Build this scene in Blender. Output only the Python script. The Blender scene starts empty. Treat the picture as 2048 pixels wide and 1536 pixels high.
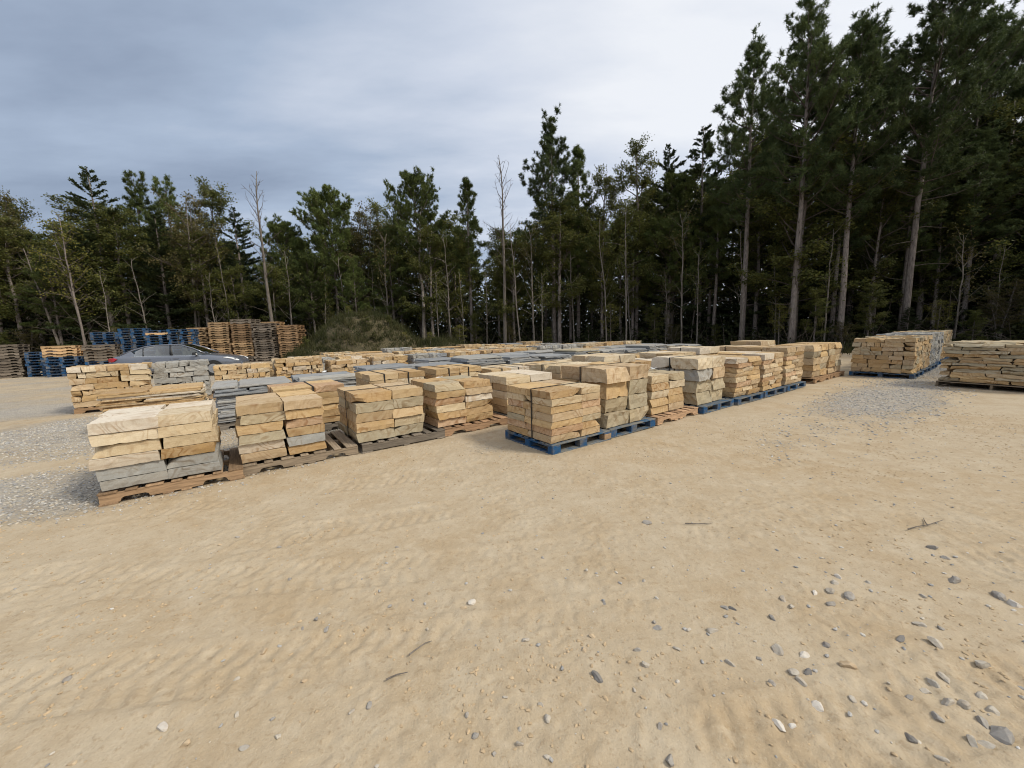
import bpy, bmesh, math, random
import numpy as np
from mathutils import Matrix, Vector

# ------------------------------------------------------------------ camera, sky, sun, exposure
scene = bpy.context.scene
R = math.radians
cam_d = bpy.data.cameras.new('camera')
cam_d.sensor_width = 36.0
cam_d.lens = 36.0 * 771.0 / 2048.0
cam_d.clip_start = 0.05
cam_d.clip_end = 3000
cam = bpy.data.objects.new('camera', cam_d)
scene.collection.objects.link(cam)
cam.matrix_world = (Matrix.Translation((0, 0, 1.58)) @ Matrix.Rotation(R(90 - 7.7), 4, 'X')
                    @ Matrix.Rotation(R(-1.7), 4, 'Z'))
scene.camera = cam

SUN_DIR = Vector((0.83, -0.30, 0.0)).normalized() * math.cos(R(45)) + Vector((0, 0, math.sin(R(45))))
SUN_AZ = math.atan2(SUN_DIR.x, SUN_DIR.y)

world = bpy.data.worlds.new('World')
scene.world = world
world.use_nodes = True
wn = world.node_tree.nodes
wl = world.node_tree.links
for nd in list(wn):
    wn.remove(nd)


def wnode(t, **kw):
    n_ = wn.new(t)
    for k, v in kw.items():
        setattr(n_, k, v)
    return n_


out = wnode('ShaderNodeOutputWorld')
bg = wnode('ShaderNodeBackground')
bg.inputs['Strength'].default_value = 0.1
wl.new(bg.outputs[0], out.inputs[0])
sky = wnode('ShaderNodeTexSky', sky_type='NISHITA', sun_disc=False)
sky.sun_elevation = R(45)
sky.sun_rotation = SUN_AZ
sky.air_density = 1.2
sky.dust_density = 1.5
tc = wnode('ShaderNodeTexCoord')
sep = wnode('ShaderNodeSeparateXYZ')
wl.new(tc.outputs['Generated'], sep.inputs[0])


def wmath(op, a, b=None, clamp=False):
    m = wnode('ShaderNodeMath', operation=op, use_clamp=clamp)
    for i, v in enumerate((a, b)):
        if v is None:
            continue
        if isinstance(v, (int, float)):
            m.inputs[i].default_value = v
        else:
            wl.new(v, m.inputs[i])
    return m.outputs[0]


# cloud deck: direction projected on a flat layer overhead
zc = wmath('ADD', wmath('MAXIMUM', sep.outputs['Z'], 0.0), 0.16)
px_ = wmath('DIVIDE', sep.outputs['X'], zc)
py_ = wmath('DIVIDE', sep.outputs['Y'], zc)
comb = wnode('ShaderNodeCombineXYZ')
wl.new(px_, comb.inputs[0])
wl.new(py_, comb.inputs[1])
rotm = wnode('ShaderNodeMapping')
rotm.inputs['Rotation'].default_value = (0, 0, R(-28))
rotm.inputs['Scale'].default_value = (0.42, 1.0, 1.0)
rotm.inputs['Location'].default_value = (0.45, 1.9, 0.0)
wl.new(comb.outputs[0], rotm.inputs[0])
n1 = wnode('ShaderNodeTexNoise')
n1.inputs['Scale'].default_value = 1.05
n1.inputs['Detail'].default_value = 7
n1.inputs['Roughness'].default_value = 0.5
n1.inputs['Distortion'].default_value = 0.35
wl.new(rotm.outputs[0], n1.inputs['Vector'])
n2 = wnode('ShaderNodeTexNoise')
n2.inputs['Scale'].default_value = 2.6
n2.inputs['Detail'].default_value = 6
n2.inputs['Roughness'].default_value = 0.55
wl.new(rotm.outputs[0], n2.inputs['Vector'])
mixn = wmath('ADD', wmath('MULTIPLY', n1.outputs[0], 0.62), wmath('MULTIPLY', n2.outputs[0], 0.38))
# the overcast is brighter towards the hidden sun
dotn = wnode('ShaderNodeVectorMath', operation='DOT_PRODUCT')
wl.new(tc.outputs['Generated'], dotn.inputs[0])
dotn.inputs[1].default_value = SUN_DIR
glow = wmath('MULTIPLY', wmath('ADD', dotn.outputs['Value'], 1.0), 0.5)
glow = wmath('POWER', glow, 1.6)
val = wmath('ADD', wmath('MULTIPLY', wmath('SUBTRACT', mixn, 0.50), 2.1), wmath('MULTIPLY', glow, 1.48))
ramp = wnode('ShaderNodeValToRGB')
ramp.color_ramp.interpolation = 'LINEAR'
els = ramp.color_ramp.elements
els[0].position, els[0].color = 0.0, (1.36, 1.66, 2.22, 1)
els[1].position, els[1].color = 1.0, (4.5, 4.6, 4.8, 1)
for pos_, col_ in ((0.30, (2.05, 2.45, 3.12, 1)), (0.64, (3.25, 3.52, 4.05, 1))):
    els.new(pos_).color = col_
wl.new(val, ramp.inputs[0])
mixc = wnode('ShaderNodeMix', data_type='RGBA')
mixc.inputs[0].default_value = 0.93
wl.new(sky.outputs[0], mixc.inputs[6])
wl.new(ramp.outputs[0], mixc.inputs[7])
wl.new(mixc.outputs[2], bg.inputs['Color'])

sun_d = bpy.data.lights.new('sun', 'SUN')
sun_d.energy = 1.5
sun_d.angle = R(13)
sun_d.color = (1.0, 0.93, 0.80)
sun = bpy.data.objects.new('sun', sun_d)
scene.collection.objects.link(sun)
sun.rotation_euler = SUN_DIR.to_track_quat('Z', 'Y').to_euler()

scene.view_settings.view_transform = 'Standard'
scene.view_settings.look = 'None'
scene.view_settings.exposure = 1.0
scene.view_settings.gamma = 1.0
scene.render.engine = 'CYCLES'
scene.cycles.use_denoising = True
scene.cycles.pixel_filter_type = 'BLACKMAN_HARRIS'
scene.cycles.filter_width = 1.05
scene.cycles.max_bounces = 4
scene.cycles.diffuse_bounces = 3
scene.cycles.use_adaptive_sampling = True
scene.cycles.adaptive_threshold = 0.02
scene.cycles.transparent_max_bounces = 12

# ------------------------------------------------------------------ helpers
C = scene.collection
rng = np.random.default_rng(7)
random.seed(7)
TH = R(35.5)
EX = np.array([math.cos(TH), math.sin(TH)])
EN = np.array([-math.sin(TH), math.cos(TH)])


def P(s, t):
    q = s * EX + t * EN
    return float(q[0]), float(q[1])


def tag(o, label=None, cat=None, group=None, kind=None):
    if label:
        o['label'] = label
    if cat:
        o['category'] = cat
    if group:
        o['group'] = group
    if kind:
        o['kind'] = kind
    return o


def empty(name, loc=(0, 0, 0), rz=0.0, parent=None):
    o = bpy.data.objects.new(name, None)
    o.empty_display_size = 0.2
    C.objects.link(o)
    o.location = loc
    o.rotation_euler = (0, 0, rz)
    o.parent = parent
    return o


def obj(name, me, parent=None, loc=None, rot=None, scale=None, color=None):
    o = bpy.data.objects.new(name, me)
    C.objects.link(o)
    o.parent = parent
    if loc is not None:
        o.location = loc
    if rot is not None:
        o.rotation_euler = rot
    if scale is not None:
        o.scale = scale
    if color is not None:
        o.color = (*color, 1.0)
    return o


def mesh(name, v, f, mat=None, smooth=False):
    """v: (n,3) array, f: (m,k) array or list of tuples"""
    me = bpy.data.meshes.new(name)
    v = np.asarray(v, dtype=np.float32)
    if isinstance(f, np.ndarray) and f.ndim == 2:
        k = f.shape[1]
        me.vertices.add(len(v))
        me.vertices.foreach_set('co', v.ravel())
        me.loops.add(f.size)
        me.loops.foreach_set('vertex_index', f.astype(np.int32).ravel())
        me.polygons.add(len(f))
        me.polygons.foreach_set('loop_start', np.arange(0, f.size, k, dtype=np.int32))
        me.polygons.foreach_set('loop_total', np.full(len(f), k, dtype=np.int32))
        me.update(calc_edges=True)
    else:
        me.from_pydata([tuple(map(float, q)) for q in v], [], [tuple(int(i) for i in q) for q in f])
        me.update()
    if mat:
        me.materials.append(mat)
    me.polygons.foreach_set('use_smooth', np.full(len(me.polygons), bool(smooth)))
    return me


class MB:
    """collects pieces of one part"""

    def __init__(self):
        self.v, self.f, self.n = [], [], 0

    def add(self, v, f):
        v = np.asarray(v, dtype=float)
        self.v.append(v)
        self.f += [tuple(int(i) + self.n for i in q) for q in f]
        self.n += len(v)
        return self

    def box(self, cx, cy, cz, lx, ly, lz, rz=0.0, taper=1.0):
        x, y, z = lx / 2, ly / 2, lz / 2
        v = np.array([[-x, -y, -z], [x, -y, -z], [x, y, -z], [-x, y, -z],
                      [-x * taper, -y * taper, z], [x * taper, -y * taper, z], [x * taper, y * taper, z], [-x * taper, y * taper, z]])
        c, s_ = math.cos(rz), math.sin(rz)
        v[:, :2] = v[:, :2] @ np.array([[c, s_], [-s_, c]])
        v += (cx, cy, cz)
        return self.add(v, [(0, 3, 2, 1), (4, 5, 6, 7), (0, 1, 5, 4), (1, 2, 6, 5), (2, 3, 7, 6), (3, 0, 4, 7)])

    def tube(self, pts, radii, k=5, cap=True):
        pts = np.asarray(pts, float)
        m = len(pts)
        tan = np.gradient(pts, axis=0)
        tan /= np.linalg.norm(tan, axis=1)[:, None] + 1e-9
        ref = np.array([0.0, 0, 1]) if abs(tan[0][2]) < 0.9 else np.array([1.0, 0, 0])
        vs_ = []
        ang = np.arange(k) * 2 * math.pi / k
        for i in range(m):
            a = np.cross(tan[i], ref)
            a /= np.linalg.norm(a) + 1e-9
            b = np.cross(tan[i], a)
            vs_.append(pts[i] + radii[i] * (np.cos(ang)[:, None] * a + np.sin(ang)[:, None] * b))
        v = np.concatenate(vs_)
        f = [(i * k + j, i * k + (j + 1) % k, (i + 1) * k + (j + 1) % k, (i + 1) * k + j) for i in range(m - 1) for j in range(k)]
        if cap:
            f.append(tuple(range((m - 1) * k, m * k)))
            f.append(tuple(range(k - 1, -1, -1)))
        return self.add(v, f)

    def build(self, name, mat, smooth=False):
        return mesh(name, np.concatenate(self.v), self.f, mat, smooth)


def bevel_box(name, lx, ly, lz, b, mat, seg=1):
    bm = bmesh.new()
    bmesh.ops.create_cube(bm, size=1)
    bmesh.ops.scale(bm, vec=(lx, ly, lz), verts=bm.verts)
    bmesh.ops.bevel(bm, geom=list(bm.edges), offset=b, segments=seg, affect='EDGES')
    me = bpy.data.meshes.new(name)
    bm.to_mesh(me)
    bm.free()
    me.materials.append(mat)
    return me


# ------------------------------------------------------------------ materials
def new_mat(name):
    m = bpy.data.materials.new(name)
    m.use_nodes = True
    nt = m.node_tree
    return m, nt.nodes, nt.links, nt.nodes['Principled BSDF']


def add_noise(nodes, links, vec, scale, detail=4, rough=0.55, dist=0.0):
    t = nodes.new('ShaderNodeTexNoise')
    t.inputs['Scale'].default_value = scale
    t.inputs['Detail'].default_value = detail
    t.inputs['Roughness'].default_value = rough
    t.inputs['Distortion'].default_value = dist
    if vec is not None:
        links.new(vec, t.inputs['Vector'])
    return t.outputs[0]


def add_map(nodes, links, x, a, b, c, d):
    m = nodes.new('ShaderNodeMapRange')
    m.inputs[1].default_value, m.inputs[2].default_value = a, b
    m.inputs[3].default_value, m.inputs[4].default_value = c, d
    links.new(x, m.inputs[0])
    return m.outputs[0]


def add_mix(nodes, links, fac, a, b, mode='MIX'):
    m = nodes.new('ShaderNodeMix')
    m.data_type = 'RGBA'
    m.blend_type = mode
    for i, v in ((0, fac), (6, a), (7, b)):
        if isinstance(v, (int, float)):
            m.inputs[i].default_value = v
        elif isinstance(v, tuple):
            m.inputs[i].default_value = (*v, 1.0) if len(v) == 3 else v
        else:
            links.new(v, m.inputs[i])
    return m.outputs[2]


def add_math(nodes, links, op, a, b):
    m = nodes.new('ShaderNodeMath')
    m.operation = op
    for i, v in enumerate((a, b)):
        if isinstance(v, (int, float)):
            m.inputs[i].default_value = v
        else:
            links.new(v, m.inputs[i])
    return m.outputs[0]


def add_bump(nodes, links, h, strength, dist, prev=None):
    b = nodes.new('ShaderNodeBump')
    b.inputs['Strength'].default_value = strength
    b.inputs['Distance'].default_value = dist
    links.new(h, b.inputs['Height'])
    if prev is not None:
        links.new(prev, b.inputs['Normal'])
    return b.outputs[0]


def stone_material(name, bands=0.5, tint=(1, 1, 1), rough=0.92):
    m, N, L, bs = new_mat(name)
    geo = N.new('ShaderNodeNewGeometry')
    oi = N.new('ShaderNodeObjectInfo')
    off = N.new('ShaderNodeVectorMath')
    off.operation = 'ADD'
    sc = N.new('ShaderNodeVectorMath')
    sc.operation = 'SCALE'
    cx = N.new('ShaderNodeCombineXYZ')
    L.new(oi.outputs['Random'], cx.inputs[0])
    L.new(oi.outputs['Random'], cx.inputs[2])
    L.new(cx.outputs[0], sc.inputs[0])
    sc.inputs['Scale'].default_value = 37.0
    L.new(geo.outputs['Position'], off.inputs[0])
    L.new(sc.outputs[0], off.inputs[1])
    vec = off.outputs[0]
    big = add_noise(N, L, vec, 3.2, 4, 0.55, 0.6)
    med = add_noise(N, L, vec, 14, 5, 0.6)
    fine = add_noise(N, L, vec, 90, 4, 0.65)
    # iron banding of sandstone: contour lines of a smooth field
    warp = add_noise(N, L, vec, 1.9, 2, 0.45, 0.9)
    wv = add_math(N, L, 'SINE', add_math(N, L, 'MULTIPLY', warp, 85.0), 0.0)
    band = add_math(N, L, 'MULTIPLY', add_map(N, L, wv, 0.1, 1.0, 0.0, 1.0), add_map(N, L, big, 0.42, 0.62, 0.0, bands))
    bed = N.new('ShaderNodeMapping')
    bed.inputs['Scale'].default_value = (1.4, 1.4, 26.0)
    L.new(vec, bed.inputs[0])
    lay = add_noise(N, L, bed.outputs[0], 2.4, 5, 0.65, 0.3)
    col = add_mix(N, L, 1.0, oi.outputs['Color'], tint, 'MULTIPLY')
    dark = add_mix(N, L, 1.0, col, (0.62, 0.50, 0.40), 'MULTIPLY')
    light = add_mix(N, L, 0.22, col, (0.62, 0.56, 0.46))
    c1 = add_mix(N, L, add_map(N, L, big, 0.35, 0.68, 0, 1), col, light)
    c2 = add_mix(N, L, add_map(N, L, med, 0.55, 0.75, 0, 0.40), c1, dark)
    c3 = add_mix(N, L, band, c2, dark)
    c3 = add_mix(N, L, add_map(N, L, lay, 0.52, 0.72, 0.0, 0.55), c3, dark)
    c4 = add_mix(N, L, add_map(N, L, fine, 0.3, 0.7, 0.0, 0.32), c3, dark)
    L.new(c4, bs.inputs['Base Color'])
    bs.inputs['Roughness'].default_value = rough
    bs.inputs['Specular IOR Level'].default_value = 0.25
    b1 = add_bump(N, L, med, 0.35, 0.006)
    b1 = add_bump(N, L, lay, 0.4, 0.006, b1)
    b2 = add_bump(N, L, fine, 0.6, 0.004, b1)
    L.new(b2, bs.inputs['Normal'])
    return m


M_stone = stone_material('sandstone', 0.85)
M_slate = stone_material('slate_stone', 0.1)
M_rock = stone_material('loose_rock', 0.0)


def wood_material(name, base, paint=None, wear=(0.45, 0.6)):
    m, N, L, bs = new_mat(name)
    t = N.new('ShaderNodeTexCoord')
    oi = N.new('ShaderNodeObjectInfo')
    mp = N.new('ShaderNodeMapping')
    mp.inputs['Scale'].default_value = (2.0, 24, 24)
    cx = N.new('ShaderNodeCombineXYZ')
    rm = add_math(N, L, 'MULTIPLY', oi.outputs['Random'], 60.0)
    L.new(rm, cx.inputs[0])
    L.new(cx.outputs[0], mp.inputs['Location'])
    L.new(t.outputs['Object'], mp.inputs[0])
    g1 = add_noise(N, L, mp.outputs[0], 2.2, 5, 0.6, 0.4)
    geo = N.new('ShaderNodeNewGeometry')
    g2 = add_noise(N, L, geo.outputs['Position'], 7, 5, 0.6)
    dk = tuple(c * 0.5 for c in base)
    col = add_mix(N, L, add_map(N, L, g1, 0.35, 0.7, 0, 1), base, dk)
    rv = add_map(N, L, oi.outputs['Random'], 0, 1, 0.72, 1.2)
    cmb = N.new('ShaderNodeCombineColor')
    for i in range(3):
        L.new(rv, cmb.inputs[i])
    col = add_mix(N, L, 1.0, col, cmb.outputs[0], 'MULTIPLY')
    col = add_mix(N, L, 1.0, col, oi.outputs['Color'], 'MULTIPLY')
    if paint:
        pd = add_mix(N, L, add_map(N, L, g2, 0.3, 0.7, 0, 1), paint, tuple(c * 0.55 for c in paint))
        dusty = add_mix(N, L, add_map(N, L, g2, wear[0], wear[1], 0.0, 0.75), pd, col)
        col = dusty
    L.new(col, bs.inputs['Base Color'])
    bs.inputs['Roughness'].default_value = 0.85
    bs.inputs['Specular IOR Level'].default_value = 0.2
    b = add_bump(N, L, g1, 0.4, 0.004)
    L.new(b, bs.inputs['Normal'])
    return m


M_wood = wood_material('pallet_wood', (0.36, 0.25, 0.155))
M_woodgrey = wood_material('weathered_wood', (0.23, 0.20, 0.165))
M_blue = wood_material('blue_painted_wood', (0.24, 0.22, 0.18), (0.022, 0.088, 0.205), (0.43, 0.66))
M_bluetop = wood_material('blue_wood_dusty', (0.27, 0.25, 0.20), (0.03, 0.10, 0.20), (0.35, 0.55))


def plain(name, col, rough=0.6, metal=0.0, spec=0.5, nscale=None, namp=0.25):
    m, N, L, bs = new_mat(name)
    bs.inputs['Base Color'].default_value = (*col, 1)
    bs.inputs['Roughness'].default_value = rough
    bs.inputs['Metallic'].default_value = metal
    bs.inputs['Specular IOR Level'].default_value = spec
    if nscale:
        geo = N.new('ShaderNodeNewGeometry')
        nz = add_noise(N, L, geo.outputs['Position'], nscale, 4)
        c = add_mix(N, L, add_map(N, L, nz, 0.3, 0.7, 0, 1), tuple(k * (1 - namp) for k in col), tuple(min(1, k * (1 + namp)) for k in col))
        L.new(c, bs.inputs['Base Color'])
    return m


def leaf_material(name, c1, c2, trans=0.25, vary=0.5):
    m, N, L, bs = new_mat(name)
    geo = N.new('ShaderNodeNewGeometry')
    oi = N.new('ShaderNodeObjectInfo')
    nz = add_noise(N, L, geo.outputs['Position'], 1.1, 3)
    isl = geo.outputs['Random Per Island']
    f = add_math(N, L, 'ADD', add_math(N, L, 'MULTIPLY', nz, 0.9), add_math(N, L, 'MULTIPLY', isl, 0.35))
    col = add_mix(N, L, add_map(N, L, f, 0.40, 0.85, 0, 1), c1, c2)
    rv = add_map(N, L, oi.outputs['Random'], 0, 1, 1 - vary * 0.5, 1 + vary * 0.5)
    cmb = N.new('ShaderNodeCombineColor')
    for i in range(3):
        L.new(rv, cmb.inputs[i])
    col = add_mix(N, L, 1.0, col, cmb.outputs[0], 'MULTIPLY')
    L.new(col, bs.inputs['Base Color'])
    bs.inputs['Roughness'].default_value = 0.65
    bs.inputs['Specular IOR Level'].default_value = 0.2
    tr = N.new('ShaderNodeBsdfTranslucent')
    L.new(col, tr.inputs['Color'])
    mx = N.new('ShaderNodeMixShader')
    mx.inputs[0].default_value = trans
    L.new(bs.outputs[0], mx.inputs[1])
    L.new(tr.outputs[0], mx.inputs[2])
    L.new(mx.outputs[0], N['Material Output'].inputs['Surface'])
    return m


M_needle = leaf_material('pine_needles', (0.044, 0.068, 0.026), (0.112, 0.140, 0.050), 0.28)
M_needle2 = leaf_material('young_pine_needles', (0.056, 0.082, 0.024), (0.135, 0.160, 0.046), 0.25)
M_cedar = leaf_material('evergreen_sprays', (0.030, 0.046, 0.019), (0.078, 0.098, 0.038), 0.25)
M_leaf = leaf_material('green_leaves', (0.060, 0.078, 0.022), (0.175, 0.175, 0.048), 0.38)
M_leafy = leaf_material('yellow_green_leaves', (0.09, 0.10, 0.022), (0.24, 0.22, 0.05), 0.35)
M_leafr = leaf_material('rusty_leaves', (0.068, 0.070, 0.026), (0.155, 0.128, 0.046), 0.3)
M_under = leaf_material('undergrowth_leaves_shade', (0.020, 0.028, 0.012), (0.072, 0.076, 0.028), 0.25)  # extra-dark leaf tone paints in the shaded depth of the wood
M_grass = leaf_material('mound_weeds', (0.034, 0.046, 0.015), (0.092, 0.084, 0.034), 0.25)


def bark_material(name, c1, c2):
    m, N, L, bs = new_mat(name)
    t = N.new('ShaderNodeTexCoord')
    mp = N.new('ShaderNodeMapping')
    mp.inputs['Scale'].default_value = (9, 9, 2.2)
    L.new(t.outputs['Object'], mp.inputs[0])
    n = add_noise(N, L, mp.outputs[0], 1.8, 6, 0.65, 0.5)
    oi = N.new('ShaderNodeObjectInfo')
    col = add_mix(N, L, add_map(N, L, n, 0.35, 0.65, 0, 1), c1, c2)
    rv = add_map(N, L, oi.outputs['Random'], 0, 1, 0.75, 1.2)
    cmb = N.new('ShaderNodeCombineColor')
    for i in range(3):
        L.new(rv, cmb.inputs[i])
    col = add_mix(N, L, 1.0, col, cmb.outputs[0], 'MULTIPLY')
    L.new(col, bs.inputs['Base Color'])
    bs.inputs['Roughness'].default_value = 0.95
    bs.inputs['Specular IOR Level'].default_value = 0.1
    L.new(add_bump(N, L, n, 0.8, 0.03), bs.inputs['Normal'])
    return m


M_bark = bark_material('pine_bark', (0.13, 0.108, 0.094), (0.29, 0.25, 0.22))
M_barkpale = bark_material('pale_bark', (0.13, 0.112, 0.095), (0.255, 0.225, 0.19))
M_twig = plain('twig_bark', (0.115, 0.095, 0.080), 0.95, spec=0.1, nscale=4)
M_strap = plain('black_strap', (0.012, 0.012, 0.013), 0.45)
M_paper = plain('white_tag_paper', (0.78, 0.78, 0.76), 0.7, nscale=30, namp=0.06)

# ------------------------------------------------------------------ the ground
def sines(x, y, seed, n, f0, f1):
    r = np.random.default_rng(seed)
    o = np.zeros_like(x)
    for _ in range(n):
        fr = math.exp(r.uniform(math.log(f0), math.log(f1)))
        a = r.uniform(0, 2 * math.pi)
        o += np.sin(fr * (x * math.cos(a) + y * math.sin(a)) + r.uniform(0, 6.28)) / math.sqrt(fr / f0)
    return o / math.sqrt(n)


def vnoise(x, y, seed):
    xi, yi = np.floor(x).astype(np.int64), np.floor(y).astype(np.int64)
    xf, yf = x - xi, y - yi
    xf, yf = xf * xf * (3 - 2 * xf), yf * yf * (3 - 2 * yf)

    def h(a, b):
        k = (a * 374761393 + b * 668265263 + seed * 974634777) & 0xffffffff
        k = ((k ^ (k >> 13)) * 1274126177) & 0xffffffff
        return ((k ^ (k >> 16)) & 0xffff) / 65535.0
    return (h(xi, yi) * (1 - xf) * (1 - yf) + h(xi + 1, yi) * xf * (1 - yf) + h(xi, yi + 1) * (1 - xf) * yf + h(xi + 1, yi + 1) * xf * yf)


def fbm(x, y, seed, oct_=4):
    o, a, tot = 0, 1.0, 0
    for i in range(oct_):
        o = o + a * vnoise(x * 2 ** i + 17.3 * i, y * 2 ** i - 9.1 * i, seed + i)
        tot += a
        a *= 0.5
    return o / tot


def sm(x, a, b):
    t = np.clip((x - a) / (b - a), 0, 1)
    return t * t * (3 - 2 * t)


def st_of(x, y):
    return x * EX[0] + y * EX[1], x * EN[0] + y * EN[1]


def gravel_mask(x, y):
    s, t = st_of(x, y)
    nz = fbm(x * 0.55 + 31, y * 0.55 + 11, 5, 4)
    nw = fbm(x * 0.28 + 7, y * 0.28 + 3, 55, 3)
    # left of and behind the nearest rows
    left = sm(t, 4.7, 6.0) * (1 - sm(s, -1.6, 3.0) * sm(6.6 - t, 0, 0.6)) * 0.95
    band = np.exp(-((t - 7.6 - (nw - .5) * 1.2) / 0.40) ** 2) * sm(-s, -0.3, 1.4) + np.exp(-((t - 12.8 - (nw - .5) * 1.5) / 0.7) ** 2) * 0.8 + sm(t, 14, 18) * 0.45
    left = left * np.clip(1 - 0.8 * band, 0, 1)
    # patch by the block stacks
    r1 = np.sqrt(((s - 12.0) / 4.9) ** 2 + ((t - 1.95 - 0.02 * (s - 12)) / 1.0) ** 2)
    right = 0.95 * (1 - sm(r1, 0.15, 1.5))
    right = np.maximum(right, sm(s, 13, 15) * (1 - sm(np.abs(t - 1.6), 0.5, 1.3)))
    r2 = np.sqrt(((s - 5.9) / 1.25) ** 2 + ((t - 1.95) / 0.45) ** 2)
    right = np.maximum(right, 0.30 * (1 - sm(r2, 0.0, 1.5)))
    r3 = np.sqrt(((s - 2.75) / 0.5) ** 2 + ((t - 4.5) / 0.6) ** 2)
    right = np.maximum(right, 0.42 * (1 - sm(r3, 0.0, 1.4)))
    g = np.maximum(left, right)
    rag = fbm(x * 2.6, y * 2.6, 66, 4)
    return np.clip(g * (0.10 + 1.35 * nz) + (rag - 0.5) * 0.55 * np.clip(g * 3, 0, 1) - 0.05, 0, 1)


MOUND = (-9.6, 25.4)


def mound_h(x, y):
    dx, dy = x - MOUND[0], y - MOUND[1]
    r = np.sqrt((dx / 4.9) ** 2 + (dy / 3.8) ** 2)
    w = fbm(x * 0.5, y * 0.5, 21, 3) - 0.5
    h = 3.0 * (1 - sm(r + w * 0.25, 0.10, 1.12)) ** 0.9
    r2 = np.sqrt(((dx - 4.6) / 3.6) ** 2 + (dy / 2.6) ** 2)
    return np.maximum(h, 1.15 * (1 - sm(r2 + w * 0.3, 0.1, 1.1))) * (1 + 0.12 * w)


EDGE_A = np.array([-3.0, -1.3, -0.6, 0.0, 0.45, 0.6, 0.73, 1.0, 1.3, 2.0, 6.0])
EDGE_Y = np.array([22.0, 25.5, 26.8, 27.5, 26.5, 24.0, 20.5, 19.5, 17.5, 13.0, 5.0])


def edge_y(a):
    return np.interp(a, EDGE_A, EDGE_Y)


# tyre tracks: gentle arcs across the foreground (start, end, sag)
TRACKS = [((-6.0, 0.95), (6.0, 2.6), 0.10), ((-6.0, 1.35), (7.0, 5.1), 0.45), ((-6.0, 2.3), (7.5, 3.6), -0.35),
          ((-5.0, 2.9), (8.0, 6.4), 0.3), ((-3.0, 0.8), (4.0, 1.55), 0.05)]


def track_depth(x, y):
    d = np.zeros_like(x)
    for i, (a, b, sag) in enumerate(TRACKS):
        a, b = np.array(a), np.array(b)
        L_ = np.linalg.norm(b - a)
        u = (b - a) / L_
        v = np.array([-u[1], u[0]])
        l = (x - a[0]) * u[0] + (y - a[1]) * u[1]
        w = (x - a[0]) * v[0] + (y - a[1]) * v[1] - sag * np.sin(np.clip(l / L_, 0, 1) * math.pi) + 0.04 * np.sin(l * 1.3 + i)
        hw = 0.16
        inside = 1 - sm(np.abs(w), hw * 0.92, hw * 1.04)
        fade = sm(fbm(x * 0.9 + i * 9, y * 0.9, 40 + i, 3), 0.42, 0.60) * (0.6 + 0.4 * fbm(x * 7, y * 7, 140 + i, 2))
        ph = (l + 0.35 * np.abs(w) * (1 if i % 2 else -1) + 0.055 * (w > 0)) / 0.105
        lug = sm(np.abs((ph % 1.0) - 0.5), 0.24, 0.30) * (1 - np.exp(-(w / 0.018) ** 2))
        rim = np.exp(-((np.abs(w) - hw * 1.25) / 0.035) ** 2)
        d += (0.8, 0.7, 0.7, 0.75, 0.9)[i] * fade * (inside * (-0.005 - 0.011 * lug) + rim * 0.009)
    return d


def ground_h(x, y, fine=True):
    h = 0.018 * sines(x, y, 3, 10, 0.5, 3.0)
    s, t = st_of(x, y)
    far = sm(np.sqrt(x * x + y * y), 4.5, 7.5)
    h = h * (0.5 + 0.3 * far)
    if fine:
        near = 1 - far
        lum = fbm(x * 5.5, y * 5.5 * 1.25, 60, 4)
        h = h + near * (0.005 * (lum - 0.5) + 0.007 * np.abs(fbm(x * 21, y * 21, 70, 3) - 0.5) + 0.006 * sm(fbm(x * 24, y * 24, 170, 2), 0.52, 0.66) * sm(fbm(x * 1.7, y * 1.7, 171, 3), 0.40, 0.62)) + near * track_depth(x, y)
        h = h + far * 0.012 * (fbm(x * 3, y * 3, 61, 3) - .5)
    return h


def axis(fine_a, fine_b, step, growth, lim):
    mids = list(np.arange(fine_a, fine_b + 1e-6, step))
    lo, hi, d = fine_a, fine_b, step
    left, right = [], []
    while lo > -lim or hi < lim:
        d *= growth
        lo -= d
        hi += d
        if lo > -lim * 1.5:
            left.append(lo)
        if hi < lim * 1.5:
            right.append(hi)
    return np.array(left[::-1] + mids + right)


gx = axis(-3.1, 3.6, 0.016, 1.024, 700)
gy = axis(0.9, 3.5, 0.013, 1.024, 700)
X, Y = np.meshgrid(gx, gy)
Z = ground_h(X, Y)
nxg, nyg = len(gx), len(gy)
gv = np.stack([X.ravel(), Y.ravel(), Z.ravel()], 1)
idx = np.arange(nxg * nyg).reshape(nyg, nxg)
gf = np.stack([idx[:-1, :-1].ravel(), idx[:-1, 1:].ravel(), idx[1:, 1:].ravel(), idx[1:, :-1].ravel()], 1)


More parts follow.
